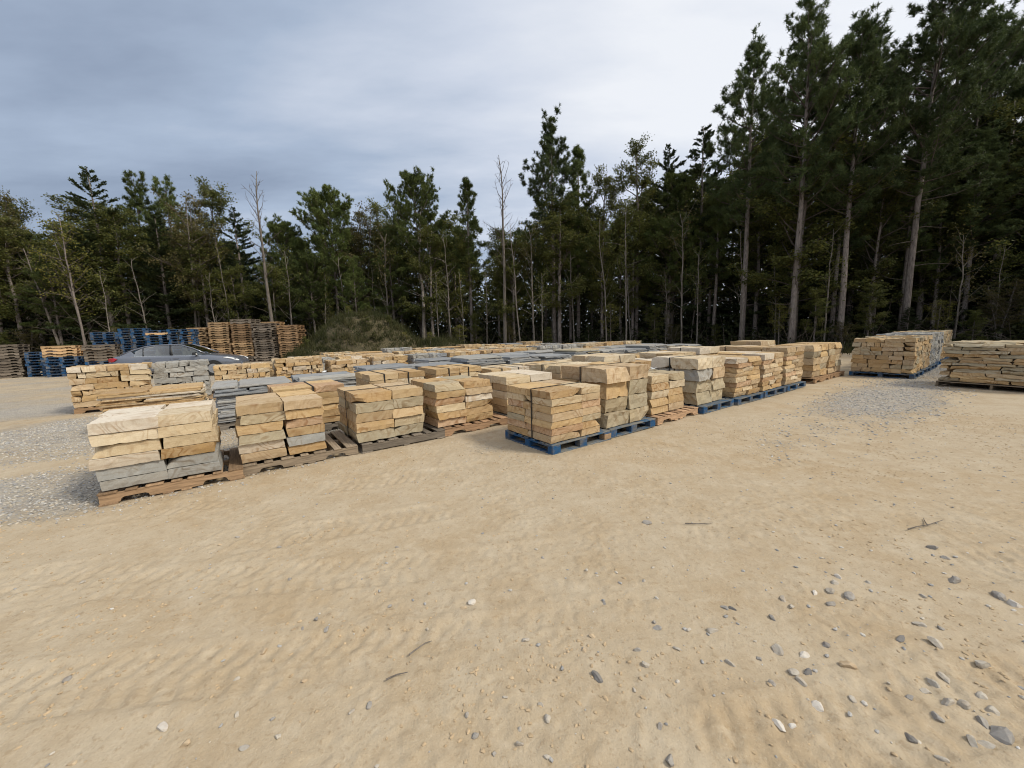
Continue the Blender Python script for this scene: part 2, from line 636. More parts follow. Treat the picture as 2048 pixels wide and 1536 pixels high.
def ground_material():
    m, N, L, bs = new_mat('sandy_ground')
    geo = N.new('ShaderNodeNewGeometry')
    pos = geo.outputs['Position']
    at1 = N.new('ShaderNodeAttribute')
    at1.attribute_name = 'gravel'
    at2 = N.new('ShaderNodeAttribute')
    at2.attribute_name = 'litter'
    big = add_noise(N, L, pos, 0.35, 5, 0.6, 0.5)
    med = add_noise(N, L, pos, 2.6, 6, 0.62, 0.3)
    fine = add_noise(N, L, pos, 26, 5, 0.7)
    grit = add_noise(N, L, pos, 110, 3, 0.75)
    crumb = add_noise(N, L, pos, 9, 6, 0.72, 0.4)
    sand = add_mix(N, L, add_map(N, L, big, 0.36, 0.64, 0, 1), (0.395, 0.303, 0.192), (0.415, 0.340, 0.240))
    sand = add_mix(N, L, add_map(N, L, med, 0.42, 0.70, 0, 0.85), sand, (0.462, 0.388, 0.283))
    sand = add_mix(N, L, add_map(N, L, med, 0.46, 0.28, 0, 0.3), sand, (0.35, 0.255, 0.15))
    sand = add_mix(N, L, add_map(N, L, fine, 0.55, 0.66, 0, 0.5), sand, (0.28, 0.20, 0.115))
    sand = add_mix(N, L, add_map(N, L, grit, 0.58, 0.74, 0, 0.5), sand, (0.21, 0.165, 0.11))
    sand = add_mix(N, L, add_map(N, L, grit, 0.42, 0.28, 0, 0.4), sand, (0.60, 0.52, 0.40))
    sand = add_mix(N, L, add_map(N, L, crumb, 0.54, 0.70, 0, 0.45), sand, (0.32, 0.245, 0.16))
    sand = add_mix(N, L, add_map(N, L, crumb, 0.47, 0.34, 0, 0.45), sand, (0.50, 0.42, 0.31))
    # crushed stone
    vor = N.new('ShaderNodeTexVoronoi')
    vor.inputs['Scale'].default_value = 24
    L.new(pos, vor.inputs['Vector'])
    sepc = N.new('ShaderNodeSeparateColor')
    L.new(vor.outputs['Color'], sepc.inputs[0])
    gcol = add_mix(N, L, sepc.outputs[0], (0.30, 0.29, 0.275), (0.52, 0.495, 0.455))
    gcol = add_mix(N, L, add_map(N, L, vor.outputs['Distance'], 0.02, 0.05, 0, 0.5), gcol, (0.30, 0.262, 0.215))
    gcol = add_mix(N, L, add_map(N, L, med, 0.4, 0.66, 0, 0.6), gcol, (0.44, 0.39, 0.31))
    gfac = add_math(N, L, 'ADD', at1.outputs['Fac'], add_map(N, L, fine, 0.3, 0.7, -0.32, 0.32))
    gfac = add_map(N, L, gfac, 0.30, 0.72, 0, 0.92)
    col = add_mix(N, L, gfac, sand, gcol)
    lit = add_mix(N, L, add_map(N, L, fine, 0.35, 0.65, 0, 1), (0.045, 0.032, 0.02), (0.12, 0.082, 0.048))
    lfac = add_map(N, L, add_math(N, L, 'ADD', at2.outputs['Fac'], add_map(N, L, med, 0.3, 0.7, -0.25, 0.25)), 0.35, 0.65, 0, 1)
    col = add_mix(N, L, lfac, col, lit)
    L.new(col, bs.inputs['Base Color'])
    bs.inputs['Roughness'].default_value = 0.95
    bs.inputs['Specular IOR Level'].default_value = 0.12
    b = add_bump(N, L, med, 0.3, 0.018)
    b = add_bump(N, L, crumb, 0.5, 0.011, b)
    b = add_bump(N, L, fine, 0.7, 0.010, b)
    b = add_bump(N, L, grit, 0.6, 0.004, b)
    gb = add_math(N, L, 'MULTIPLY', vor.outputs['Distance'], gfac)
    b2 = N.new('ShaderNodeBump')
    b2.invert = True
    b2.inputs['Strength'].default_value = 0.7
    b2.inputs['Distance'].default_value = 0.05
    L.new(gb, b2.inputs['Height'])
    L.new(b, b2.inputs['Normal'])
    L.new(b2.outputs[0], bs.inputs['Normal'])
    return m


M_ground = ground_material()
gme = mesh('ground', gv, gf, M_ground, smooth=True)
fx, fy = gv[:, 0], gv[:, 1]
att = gme.attributes.new('gravel', 'FLOAT', 'POINT')
att.data.foreach_set('value', gravel_mask(fx, fy).astype(np.float32))
aa = np.where(fy > 1, fx / np.maximum(fy, 1), np.sign(fx) * 6)
lit = np.where(fy > -8, sm(fy - edge_y(aa), -1.0, 1.0), 0.0)
lit = np.maximum(lit, sm(fx, 24.5, 27.0))
lit = np.maximum(lit, sm(-fx, 38.0, 42.0))
att = gme.attributes.new('litter', 'FLOAT', 'POINT')
att.data.foreach_set('value', lit.astype(np.float32))
ground = tag(obj('ground', gme), kind='structure')
ground['label'] = 'sandy yard ground with tyre tracks and grey gravel patches'


# ------------------------------------------------------------------ stones
def box_grid(nx, ny, nz):
    """surface points of a unit box (-.5...5) with shared corners, and quads"""
    key, verts, faces = {}, [], []

    def vid(i, j, k):
        q = (i, j, k)
        if q not in key:
            key[q] = len(verts)
            verts.append((i / nx - .5, j / ny - .5, k / nz - .5))
        return key[q]
    for i in range(nx):
        for j in range(ny):
            faces.append((vid(i, j, 0), vid(i, j + 1, 0), vid(i + 1, j + 1, 0), vid(i + 1, j, 0)))
            faces.append((vid(i, j, nz), vid(i + 1, j, nz), vid(i + 1, j + 1, nz), vid(i, j + 1, nz)))
    for i in range(nx):
        for k in range(nz):
            faces.append((vid(i, 0, k), vid(i + 1, 0, k), vid(i + 1, 0, k + 1), vid(i, 0, k + 1)))
            faces.append((vid(i, ny, k), vid(i, ny, k + 1), vid(i + 1, ny, k + 1), vid(i + 1, ny, k)))
    for j in range(ny):
        for k in range(nz):
            faces.append((vid(0, j, k), vid(0, j, k + 1), vid(0, j + 1, k + 1), vid(0, j + 1, k)))
            faces.append((vid(nx, j, k), vid(nx, j + 1, k), vid(nx, j + 1, k + 1), vid(nx, j, k + 1)))
    return np.array(verts), np.array(faces)


_bg = {}


def rough_stone(L, W, H, seed, rough=0.02, cell=0.05, top=0.004, mat=None, maxn=14):
    """hewn block: flat bedding faces top and bottom, split rough faces on the four sides"""
    r = np.random.default_rng(seed)
    nx, ny, nz = (int(np.clip(round(d / (cell * 1.45)), 1, maxn)) for d in (L, W, H))
    nx, ny, nz = max(nx, 2), max(ny, 2), max(nz, 2)
    if (nx, ny, nz) not in _bg:
        _bg[(nx, ny, nz)] = box_grid(nx, ny, nz)
    u, f = _bg[(nx, ny, nz)]
    v = u * (L, W, H)
    e = 1e-6
    onx, ony, onz = np.abs(np.abs(u[:, 0]) - .5) < e, np.abs(np.abs(u[:, 1]) - .5) < e, np.abs(np.abs(u[:, 2]) - .5) < e
    # big chiselled facets: coarse cells, every point set back by its own amount
    n = r.normal(0, 1, len(v))
    zz = u[:, 2] * 2
    rim = np.abs(zz) ** 3
    lean = r.normal(0, 0.55, 4)
    tb = r.uniform(-0.25, 0.3, (4, 2))

    def inset(fi):
        edge = np.where(zz > 0, tb[fi, 0], tb[fi, 1]) * rim
        return rough * np.clip((0.30 + 0.30 * n * (1 - 0.45 * rim) + edge) * np.where(onx & ony, 0.35, 1.0) + lean[fi] * zz, -0.3, 1.9)
    v[:, 0] -= np.sign(u[:, 0]) * np.where(onx, np.where(u[:, 0] > 0, inset(0), inset(1)), 0)
    v[:, 1] -= np.sign(u[:, 1]) * np.where(ony, np.where(u[:, 1] > 0, inset(2), inset(3)), 0)
    # edges parallel to z slightly wobbling, bedding planes nearly flat
    v[:, 2] += np.where(onz, r.normal(0, top, len(v)) - np.sign(u[:, 2]) * np.where((onx | ony) & (r.random(len(v)) < 0.16), r.uniform(0, 1, len(v)) * rough * 0.5, 0), 0)
    # a broken corner now and then
    if r.random() < 0.35:
        cx, cy = r.choice([-.5, .5]), r.choice([-.5, .5])
        cz = r.choice([-.5, .5])
        dd = np.sqrt(((v[:, 0] - cx * L) / 0.16) ** 2 + ((v[:, 1] - cy * W) / 0.16) ** 2 + ((v[:, 2] - cz * H) / 0.10) ** 2)
        k = np.clip(1 - dd, 0, 1)[:, None] * min(0.05, H * 0.4)
        v -= k * np.array([cx, cy, cz * 0.8]) * 2
    return mesh('stone', v, f, mat or M_stone, smooth=False)


TAN = [(0.49, 0.345, 0.175), (0.53, 0.395, 0.225), (0.44, 0.295, 0.14), (0.50, 0.38, 0.235), (0.43, 0.32, 0.185), (0.55, 0.39, 0.195)]
CREAM = [(0.60, 0.51, 0.36), (0.58, 0.47, 0.30), (0.63, 0.56, 0.45)]
OLIVE = [(0.40, 0.345, 0.235), (0.37, 0.325, 0.225), (0.43, 0.36, 0.235)]
GREY = [(0.34, 0.345, 0.33), (0.38, 0.38, 0.355), (0.31, 0.315, 0.30)]
PINK = [(0.52, 0.355, 0.215), (0.48, 0.315, 0.18)]
WHITE = [(0.66, 0.60, 0.50), (0.62, 0.55, 0.44)]
SLATE = [(0.24, 0.262, 0.285), (0.275, 0.295, 0.315), (0.21, 0.23, 0.252), (0.31, 0.315, 0.31)]
OCHRE = [(0.40, 0.245, 0.095), (0.43, 0.28, 0.12)]
PAL = dict(T=TAN, C=CREAM, O=OLIVE, G=GREY, P=PINK, W=WHITE, S=SLATE, H=OCHRE)


def pick(code, r):
    c = PAL[code][r.integers(len(PAL[code]))]
    k = r.uniform(0.92, 1.08)
    return tuple(min(0.9, q * k) for q in c)


def strap_mesh(x0, x1, y, z0, z1, axis_='x', w=0.022):
    """a thin band round a stack: up one side, over the top, down the other"""
    b = MB()
    t = 0.004
    if axis_ == 'x':
        b.box(x0 - t, y, (z0 + z1) / 2, 0.004, w, z1 - z0)
        b.box(x1 + t, y, (z0 + z1) / 2, 0.004, w, z1 - z0)
        b.box((x0 + x1) / 2, y, z1 + t, x1 - x0 + 4 * t, w, 0.004)
    else:
        b.box(y, x0 - t, (z0 + z1) / 2, w, 0.004, z1 - z0)
        b.box(y, x1 + t, (z0 + z1) / 2, w, 0.004, z1 - z0)
        b.box(y, (x0 + x1) / 2, z1 + t, w, x1 - x0 + 4 * t, 0.004)
    return b.build('strap', M_strap)


PZ = 0.142      # pallet height
_seed = [1000]


def sd():
    _seed[0] += 1
    return _seed[0]


def stack_root(name, label, s, t, cat='stone stack', group=None, drot=0.0):
    x, y = P(s, t)
    o = empty(name, (x, y, PZ + float(ground_h(np.array([x]), np.array([y]), False)[0]) * 0 + 0.004), TH + drot)
    return tag(o, label, cat, group)


def slab_stack(label, s0, t0, wx, wy, layers, cols, codes, group=None, rough=0.022, straps=(), cell=0.045, rows=2, top_over=0.0, name='slab_stack', pile='slab', jit=0.012, drot=0.0, vis_only=False):
    """s0,t0: front left corner of the pile; layers: list of thicknesses from the bottom; codes: colour codes
    bottom to top, one string per layer (a letter per column)"""
    root = stack_root(name, label, s0 + wx / 2, t0 + wy / 2, group=group, drot=drot)
    r = np.random.default_rng(sd())
    z = 0.0
    ci = 0
    for li, th in enumerate(layers):
        cc = cols if not callable(cols) else cols(li)
        tot = sum(cc)
        x = -wx / 2
        for k, fr in enumerate(cc):
            w = wx * fr / tot
            dep = [wy * q for q in ([0.5, 0.5] if rows == 2 else [1.0])]
            if rows == 2:
                d0 = r.uniform(0.46, 0.60)
                dep = [wy * d0, wy * (1 - d0)]
            yy = -wy / 2
            for ri, dp in enumerate(dep):
                code = codes[li % len(codes)]
                c = code[k % len(code)] if ri == 0 else r.choice(list(code))
                g = 0.006
                me = rough_stone(w - g, dp - g, th - 0.006, sd(), rough * (0.56 if th < 0.16 else 0.85) * min(1.0, th / 0.12 + .25), cell if ri == 0 else cell * 1.6, top=0.0015)
                jx, jy = r.normal(0, jit), r.normal(0, jit)
                # piles pinch in slightly towards the top
                obj(pile, me, root, (x + w / 2 + jx - x * 0.0, yy + dp / 2 + jy * (1 if ri == 0 else 0.5), z + th / 2),
                    (0, 0, r.normal(0, 0.010)), None, pick(c, r))
                yy += dp
            x += w
        z += th
    for (ax, pos) in straps:
        if ax == 'x':
            obj('strap', strap_mesh(-wx / 2 - 0.004, wx / 2 + 0.004, pos, 0.0, z, 'x'), root)
        else:
            obj('strap', strap_mesh(-wy / 2 - 0.004, wy / 2 + 0.004, pos, 0.0, z, 'y'), root)
    return root, z


# pool of small hewn blocks shared by the walling-stone stacks
BLOCKS = {}
for nm, (l, w, h) in dict(long=(0.42, 0.20, 0.125), mid=(0.27, 0.19, 0.125), short=(0.17, 0.20, 0.125), end=(0.14, 0.24, 0.125)).items():
    BLOCKS[nm] = [(rough_stone(l, w, h, sd(), 0.020, 0.055, maxn=6), (l, w, h)) for _ in range(7)]
M_core = stone_material('stone_core', 0.2)


def block_stack(label, s0, t0, wx, wy, H, codes, group=None, course=0.115, ends=0.35, name='block_stack', faces='xy', messy=0.0, longs=0.4, drot=0.0, rng_seed=None, big_top=False, seen=99):
    """walling stone piled in courses; blocks on the two seen faces and the whole top course"""
    root = stack_root(name, label, s0 + wx / 2, t0 + wy / 2, group=group, drot=drot)
    r = np.random.default_rng(rng_seed or sd())
    n = max(3, int(round(H / course)))
    ch = H / n
    inner = MB()
    inner.box(0.06, 0.06, H / 2 - ch * 0.55, wx - 0.42, wy - 0.42, H - ch * 1.15)
    if seen < n:
        inner.box(0, 0, (n - seen) * ch / 2, wx - 0.04, wy - 0.04, (n - seen) * ch - 0.004)
    core = obj('core_stones', inner.build('core_stones', M_core), root, color=pick(codes[0], r))
    core['kind'] = 'stuff'

    def put(cx, cy, cz, length, depth, along, code):
        kind = 'long' if length > 0.33 else 'mid' if length > 0.21 else 'short' if length > 0.15 else 'end'
        me, (l, w, h) = BLOCKS[kind][r.integers(7)]
        flip = r.integers(2) * math.pi
        m = messy
        obj('block', me, root, (cx + r.normal(0, 0.006 + m * 0.02), cy + r.normal(0, 0.006 + m * 0.02), cz),
            (r.normal(0, 0.02 + m * 0.07), r.normal(0, 0.02 + m * 0.05), (0 if along == 'x' else math.pi / 2) + flip + r.normal(0, 0.02 + m * 0.05)),
            ((length - 0.008) / l, depth / w, (ch - 0.004) / h), pick(code, r))

    for c in range(n):
        z = c * ch + ch / 2
        style = r.random()
        last = c == n - 1
        if c < n - seen:
            continue

        def run(total):
            rest, ls = total, []
            while rest > 0.001:
                p = r.random()
                l = r.uniform(0.36, 0.50) if (p < longs or (big_top and last)) else r.uniform(0.20, 0.31) if style > ends else r.uniform(0.12, 0.17)
                if rest - l < 0.11:
                    l = rest
                ls.append(l)
                rest -= l
            if ls[-1] > 0.52:
                h_ = ls[-1] / 2
                ls[-1] = h_
                ls.append(h_)
            return ls
        x = -wx / 2
        dep = 0.22
        for l in run(wx):
            put(x + l / 2, -wy / 2 + dep / 2, z, l, dep, 'x', r.choice(list(codes)))
            x += l
        y = -wy / 2 + dep
        for l in run(wy - dep):
            put(-wx / 2 + dep / 2, y + l / 2, z, l, dep, 'y', r.choice(list(codes)))
            y += l
        if last:
            yy = -wy / 2 + dep
            while yy < wy / 2 - 0.12:
                x = -wx / 2 + dep
                for l in run(wx - dep):
                    put(x + l / 2, yy + 0.1, z + r.normal(0, 0.006), l, 0.2, 'x', r.choice(list(codes)))
                    x += l
                yy += 0.2
    return root


def flag_mesh(L, W, H, seed, mat, nside=18, ragged=0.026):
    """one thin flagstone: ragged outline, flat bed, split edge"""
    r = np.random.default_rng(seed)
    per = []
    a = np.linspace(0, 1, nside, endpoint=False)
    for q in a:
        p = (q * 4) % 4
        k, fr = int(p), p - int(p)
        c = [(-.5 + fr, -.5), (.5, -.5 + fr), (.5 - fr, .5), (-.5, .5 - fr)][k]
        per.append(c)
    per = np.array(per) * (L, W)
    cut = 1 - ragged * np.abs(r.normal(0, 1, nside))[:, None] - 0.03 * r.random()
    per = per * cut
    h = H / 2
    v = np.concatenate([np.c_[per, np.full(nside, -h)], np.c_[per * (1 + r.normal(0, 0.008, (nside, 1))), r.normal(h * 0.15, h * 0.2, nside)],
                        np.c_[per * 0.985, h + r.normal(0, 0.002, nside)]])
    k = nside
    f = [(i, (i + 1) % k, k + (i + 1) % k, k + i) for i in range(k)] + [(k + i, k + (i + 1) % k, 2 * k + (i + 1) % k, 2 * k + i) for i in range(k)]
    f += [tuple(range(2 * k, 3 * k)), tuple(range(k - 1, -1, -1))]
    return mesh('flagstone', v, f, mat)


FLAGS_S = [flag_mesh(1.0, 1.0, 0.04, sd(), M_slate, 22) for _ in range(12)]
FLAGS_T = [flag_mesh(1.0, 1.0, 0.04, sd(), M_stone, 22) for _ in range(10)]


def flag_stack(label, s0, t0, wx, wy, H, codes, group=None, slate=True, th=(0.022, 0.042), split=0.75, drot=0.0, name='flagstone_stack', shown=None):
    root = stack_root(name, label, s0 + wx / 2, t0 + wy / 2, group=group, drot=drot)
    r = np.random.default_rng(sd())
    pool = FLAGS_S if slate else FLAGS_T
    z = 0.0
    if shown:
        z = H - shown
        cb = MB()
        cb.box(0, 0, z / 2, wx * 0.95, wy * 0.95, z - 0.004)
        co = obj('lower_flagstones', cb.build('lower_flagstones', M_slate if slate else M_stone), root, color=pick(codes[0], r))
        co['kind'] = 'stuff'
    while z < H:
        t = r.uniform(*th)
        if r.random() < split:
            k = r.uniform(0.3, 0.7)
            parts = [(-wx / 2 + wx * k / 2, 0, wx * k, wy), (wx / 2 - wx * (1 - k) / 2, 0, wx * (1 - k), wy)]
            if r.random() < 0.35:
                parts = [(0, -wy / 2 + wy * k / 2, wx, wy * k), (0, wy / 2 - wy * (1 - k) / 2, wx, wy * (1 - k))]
        else:
            parts = [(0, 0, wx * r.uniform(.93, 1.04), wy * r.uniform(.93, 1.04))]
        for (cx, cy, a, b) in parts:
            me = pool[r.integers(len(pool))]
            obj('flagstone', me, root, (cx + r.normal(0, .014), cy + r.normal(0, .014), z + t / 2), (r.normal(0, .004), r.normal(0, .004), r.normal(0, .03) + math.pi * r.integers(2)),
                (a, b, t / 0.04), pick(r.choice(list(codes)), r))
        z += t * 1.04
    return root, z


# ------------------------------------------------------------------ pallets
def notched_stringer(L=1.2, h=0.092, w=0.038, notch=True):
    pts = [(-L / 2, 0)]
    if notch:
        for c in (-0.28 * L, 0.28 * L):
            a = 0.115
            pts += [(c - a, 0), (c - a + 0.012, 0.03), (c - a + 0.035, 0.042), (c + a - 0.035, 0.042), (c + a - 0.012, 0.03), (c + a, 0)]
    pts += [(L / 2, 0), (L / 2, h), (-L / 2, h)]
    k = len(pts)
    v = [(x, -w / 2, z) for x, z in pts] + [(x, w / 2, z) for x, z in pts]
    f = [tuple(range(k)), tuple(range(2 * k - 1, k - 1, -1))] + [(i, k + i, k + (i + 1) % k, (i + 1) % k) for i in range(k)]
    f = [tuple(reversed(q)) if i > 1 else q for i, q in enumerate(f)]
    return v, f


def plank(l, w, h, mat, b=0.003):
    return bevel_box('plank', l, w, h, b, mat)


PL = {}
for nm, mt in (('wood', M_wood), ('grey', M_woodgrey), ('blue', M_blue), ('bluetop', M_bluetop)):
    v_, f_ = notched_stringer()
    PL[nm, 'stringer'] = mesh('stringer', v_, f_, mt)
    v_, f_ = notched_stringer(notch=False)
    PL[nm, 'solid'] = mesh('stringer', v_, f_, mt)
    for wd in (0.09, 0.14):
        PL[nm, 'deck', wd] = plank(1.05, wd, 0.018, mt)
        PL[nm, 'deckx', wd] = plank(1.18, wd, 0.018, mt)
    PL[nm, 'block'] = plank(0.14, 0.10, 0.088, mt)
    PL[nm, 'blockw'] = plank(0.14, 0.14, 0.088, mt)


def stringer_pallet(label, s0, t0, mat='wood', tint=(1, 1, 1), notch=True, deep=1.05, drot=0.0, lx=1.2, group=None):
    """stringers run along the row, deck boards across"""
    x, y = P(s0 + lx / 2, t0 + deep / 2)
    root = tag(empty('wooden_pallet', (x, y, 0.004), TH + drot), label, 'pallet', group)
    r = np.random.default_rng(sd())
    k = lx / 1.2
    for yy in (-deep / 2 + 0.02, 0, deep / 2 - 0.02):
        obj('stringer', PL[mat, 'stringer' if notch else 'solid'], root, (0, yy, 0.018), (0, 0, 0), (k, 1, 1), tint)
    for i in range(7):
        wd = 0.14 if i in (0, 6) else 0.09 if i % 2 else 0.14
        xx = -lx / 2 + 0.07 + i * (lx - 0.14) / 6
        cv = r.uniform(.85, 1.15)
        c = tuple(q * cv for q in tint)
        obj('deck_board', PL[mat, 'deck', wd], root, (xx + r.normal(0, .006), 0, 0.1195), (0, 0, math.pi / 2 + r.normal(0, .008)), (deep / 1.05 + 0.012, 1, 1), c)
    for xx in (-lx / 2 + 0.06, -0.075, 0.075, lx / 2 - 0.06) if notch else (-lx / 2 + 0.06, 0, lx / 2 - 0.06):
        obj('bottom_board', PL[mat, 'deck', 0.14 if abs(xx) > .2 else 0.09], root, (xx, 0, 0.009), (0, 0, math.pi / 2), (deep / 1.05 + 0.012, 1, 1), tint)
    return root


def block_pallet(label, s0, t0, lx=1.18, deep=1.05, drot=0.0, odd_block=False, group=None):
    x, y = P(s0 + lx / 2, t0 + deep / 2)
    root = tag(empty('blue_pallet', (x, y, 0.004), TH + drot), label, 'pallet', group)
    r = np.random.default_rng(sd())
    k, d = lx / 1.18, deep / 1.05
    for i, yy in enumerate((-deep / 2 + 0.05, 0, deep / 2 - 0.05)):
        obj('bottom_board', PL['bluetop', 'deckx', 0.09], root, (0, yy, 0.009), (0, 0, 0), (k, 1.1, 1))
        for j, xx in enumerate((-lx / 2 + 0.07, 0, lx / 2 - 0.07)):
            mt = 'wood' if (odd_block and i == 0 and j == 2) else 'blue'
            b = obj('block', PL[mt, 'block'], root, (xx, yy, 0.018 + 0.0385), (0, 0, 0), (1, 1, 0.875))
    for xx in (-lx / 2 + 0.07, 0, lx / 2 - 0.07):
        obj('cross_board', PL['blue', 'deck', 0.14], root, (xx, 0, 0.1045), (0, 0, math.pi / 2), (d, 1, 0.9))
    for xx in (-lx / 2 + 0.05, lx / 2 - 0.05):
        obj('bottom_cross_board', PL['blue', 'deck', 0.09], root, (xx, 0, 0.0085), (0, 0, math.pi / 2), (d * 0.80, 1, 0.8))
    ys = [-deep / 2 + 0.07, -deep / 2 + 0.22, -0.12, 0.02, 0.16, deep / 2 - 0.2, deep / 2 - 0.07]
    for i, yy in enumerate(ys):
        c = tuple(r.uniform(.85, 1.1) for _ in range(1)) * 3
        obj('deck_board', PL['bluetop' if i else 'bluetop', 'deckx', 0.14 if i in (0, 6) else 0.09], root, (0, yy + r.normal(0, .004), 0.1225), (0, 0, r.normal(0, .004)), (k, 1, 1), c)
    return root


def pallet_mesh(kind, mat):
    """the same pallets as one light mesh for copies too far away to show their parts"""
    b = MB()
    if kind == 'stringer':
        v, f = notched_stringer()
        v = np.array(v)
        for yy in (-0.5, 0, 0.5):
            b.add(v + (0, yy, 0.018), f)
        for i in range(7):
            b.box(-0.53 + i * 0.1767, 0, 0.1195, 0.12, 1.05, 0.018)
        for xx in (-0.54, -0.05, 0.05, 0.54):
            b.box(xx, 0, 0.009, 0.1, 1.05, 0.018)
    else:
        for yy in (-0.475, 0, 0.475):
            b.box(0, yy, 0.009, 1.18, 0.1, 0.018)
            for xx in (-0.52, 0, 0.52):
                b.box(xx, yy, 0.0565, 0.14, 0.1, 0.077)
        for xx in (-0.52, 0, 0.52):
            b.box(xx, 0, 0.104, 0.14, 1.05, 0.018)
        for i in range(6):
            b.box(0, -0.46 + i * 0.184, 0.1225, 1.18, 0.11, 0.018)
    return b.build('pallet', mat)


PM = {'wood': pallet_mesh('stringer', M_wood), 'grey': pallet_mesh('stringer', M_woodgrey), 'blue': pallet_mesh('block', M_blue)}


def far_pallet(kind, label, s0, t0, group, lx=1.2):
    x, y = P(s0 + lx / 2, t0 + 0.525)
    o = obj('blue_pallet' if kind == 'blue' else 'wooden_pallet', PM[kind], None, (x, y, 0.004), (0, 0, TH))
    return tag(o, label, 'pallet', group)

# ------------------------------------------------------------------ front row of stacks (on mostly blue pallets)
G_FRONT = 'stacks in the front row'
block_pallet('blue block pallet at the front corner, one bare brown block', 3.15, 3.57, 1.12, 1.06, odd_block=True, group='blue pallets along the front row')
slab_stack('strapped stack of seven thin tan slabs on the foremost blue pallet', 3.16, 3.60, 0.93, 0.98,
           [0.093, 0.098, 0.09, 0.1, 0.097, 0.095, 0.097], [0.60, 0.40], ['TT', 'PT', 'TO', 'TT', 'TP', 'CT', 'TC'], G_FRONT, 0.022,
           straps=[('x', -0.10)], cell=0.04)
block_pallet('blue pallet under the tall pile of big rough blocks', 4.30, 3.60, 1.08, 1.05, group='blue pallets along the front row')
slab_stack('tall strapped pile of eight big rock-faced blocks beside the thin slabs', 4.28, 3.66, 0.98, 1.0,
           [0.205, 0.215, 0.235, 0.215], [0.5, 0.48], ['OO', 'OO', 'TO', 'TT'], G_FRONT, 0.045, straps=[('x', 0.02)], cell=0.05)
stringer_pallet('new pinkish wooden pallet in the front row between blue ones', 5.47, 3.62, 'wood', (1.5, 1.42, 1.4), True, 1.02, lx=1.22)
slab_stack('low stack of five cream slab courses on a new wooden pallet', 5.47, 3.74, 0.96, 0.9,
           [0.125, 0.135, 0.13, 0.125, 0.135], [0.52, 0.48], ['TT', 'TT', 'CT', 'TC', 'CO'], G_FRONT, 0.036, straps=[], cell=0.045)
block_pallet('blue pallet under the second pile of big rough blocks', 6.76, 3.55, 1.14, 1.05, group='blue pallets along the front row')
slab_stack('second tall pile of big grey-tan rough blocks, past the cream slabs', 6.74, 3.66, 0.98, 0.98,
           [0.225, 0.215, 0.21, 0.205], [0.54, 0.46], ['OO', 'OO', 'GT', 'CC'], G_FRONT, 0.05, straps=[('x', 0.08)], cell=0.05)
labs = ['chunky ledge-stone stack just past the second pile of big blocks', 'second chunky ledge-stone stack on a blue pallet in the front row',
        'third ledge-stone stack, large stones laid across its top']
for i in range(3):
    block_pallet(['blue pallet under the first ledge-stone stack', 'blue pallet under the second ledge-stone stack', 'last blue pallet of the front row, under the third ledge-stone stack'][i],
                 7.96 + i * 1.22, 3.50, 1.15, 1.05, group='blue pallets along the front row')
    rr = np.random.default_rng(50 + i)
    lay = [0.085 + 0.02 * rr.random() for _ in range(7 + (i == 2))] + ([0.13] if i else [0.1])
    slab_stack(labs[i], 7.98 + i * 1.22, 3.56, 1.05, 0.98, lay,
               (lambda li, rr=rr: [[0.45, 0.55], [0.6, 0.4], [0.3, 0.4, 0.3], [0.5, 0.5]][(li * 7 + 3) % 4]), ['TT', 'TC', 'PT', 'CT'], G_FRONT, 0.036, cell=0.05,
               name='ledge_stack', pile='ledge_stone')
for i, (s, lab) in enumerate([(12.25, 'four-course slab stack on a wooden pallet past the blue pallets'), (13.5, 'last slab stack of the front row beside the block piles')]):
    stringer_pallet(['wooden pallet after the last blue one in the front row', 'wooden pallet at the far end of the front row'][i], s, 3.52, 'wood', (1.3, 1.2, 1.1), True, 1.03)
    slab_stack(lab, s + 0.05, 3.6, 1.08, 0.95, [0.17, 0.16, 0.18, 0.17, 0.17], [0.5, 0.5], ['TT', 'TO', 'TC', 'OT', 'TT'], G_FRONT, 0.04, cell=0.07)

# second row (nearest pallets at the left, then running behind the front row)
G_SEC = 'stacks in the second row'
stringer_pallet('brown notched wooden pallet under the nearest stack at the left', -1.22, 5.27, 'wood', (1.05, 1.0, 0.95), True, 1.06, lx=1.16)
slab_stack('nearest stack, cream and grey thick slabs with a white top', -1.22, 5.27, 0.96, 1.0,
           [0.105, 0.118, 0.112, 0.12, 0.112, 0.118], [0.53, 0.47], ['GG', 'GG', 'CH', 'CC', 'CC', 'WC'], G_SEC, 0.026, cell=0.036, jit=0.016)
stringer_pallet('worn wooden pallet with bare boards right of its tan slab stack', -0.06, 5.33, 'grey', (1.35, 1.22, 1.05), True, 1.06, lx=1.28)
slab_stack('six-course tan slab stack second from the left', -0.07, 5.36, 0.90, 1.0,
           [0.11, 0.115, 0.11, 0.115, 0.115, 0.12], [0.52, 0.48], ['TT', 'CG', 'OT', 'TP', 'OT', 'TT'], G_SEC, 0.026, cell=0.036, jit=0.018)
stringer_pallet('weathered grey wooden pallet with plain unnotched stringers', 1.27, 5.30, 'grey', (1.15, 1.12, 1.08), False, 1.06, lx=1.22)
slab_stack('five-course tan slab stack with a thin strap on its left face', 1.22, 5.36, 0.98, 1.0,
           [0.135, 0.13, 0.135, 0.135, 0.13], [0.53, 0.47], ['OO', 'TO', 'TT', 'OO', 'TT'], G_SEC, 0.034, straps=[('x', -0.05)], cell=0.04)
stringer_pallet('brown wooden pallet under the banded slabs left of the foremost blue pallet', 2.50, 5.34, 'wood', (1.1, 1.0, 0.95), True, 1.06)
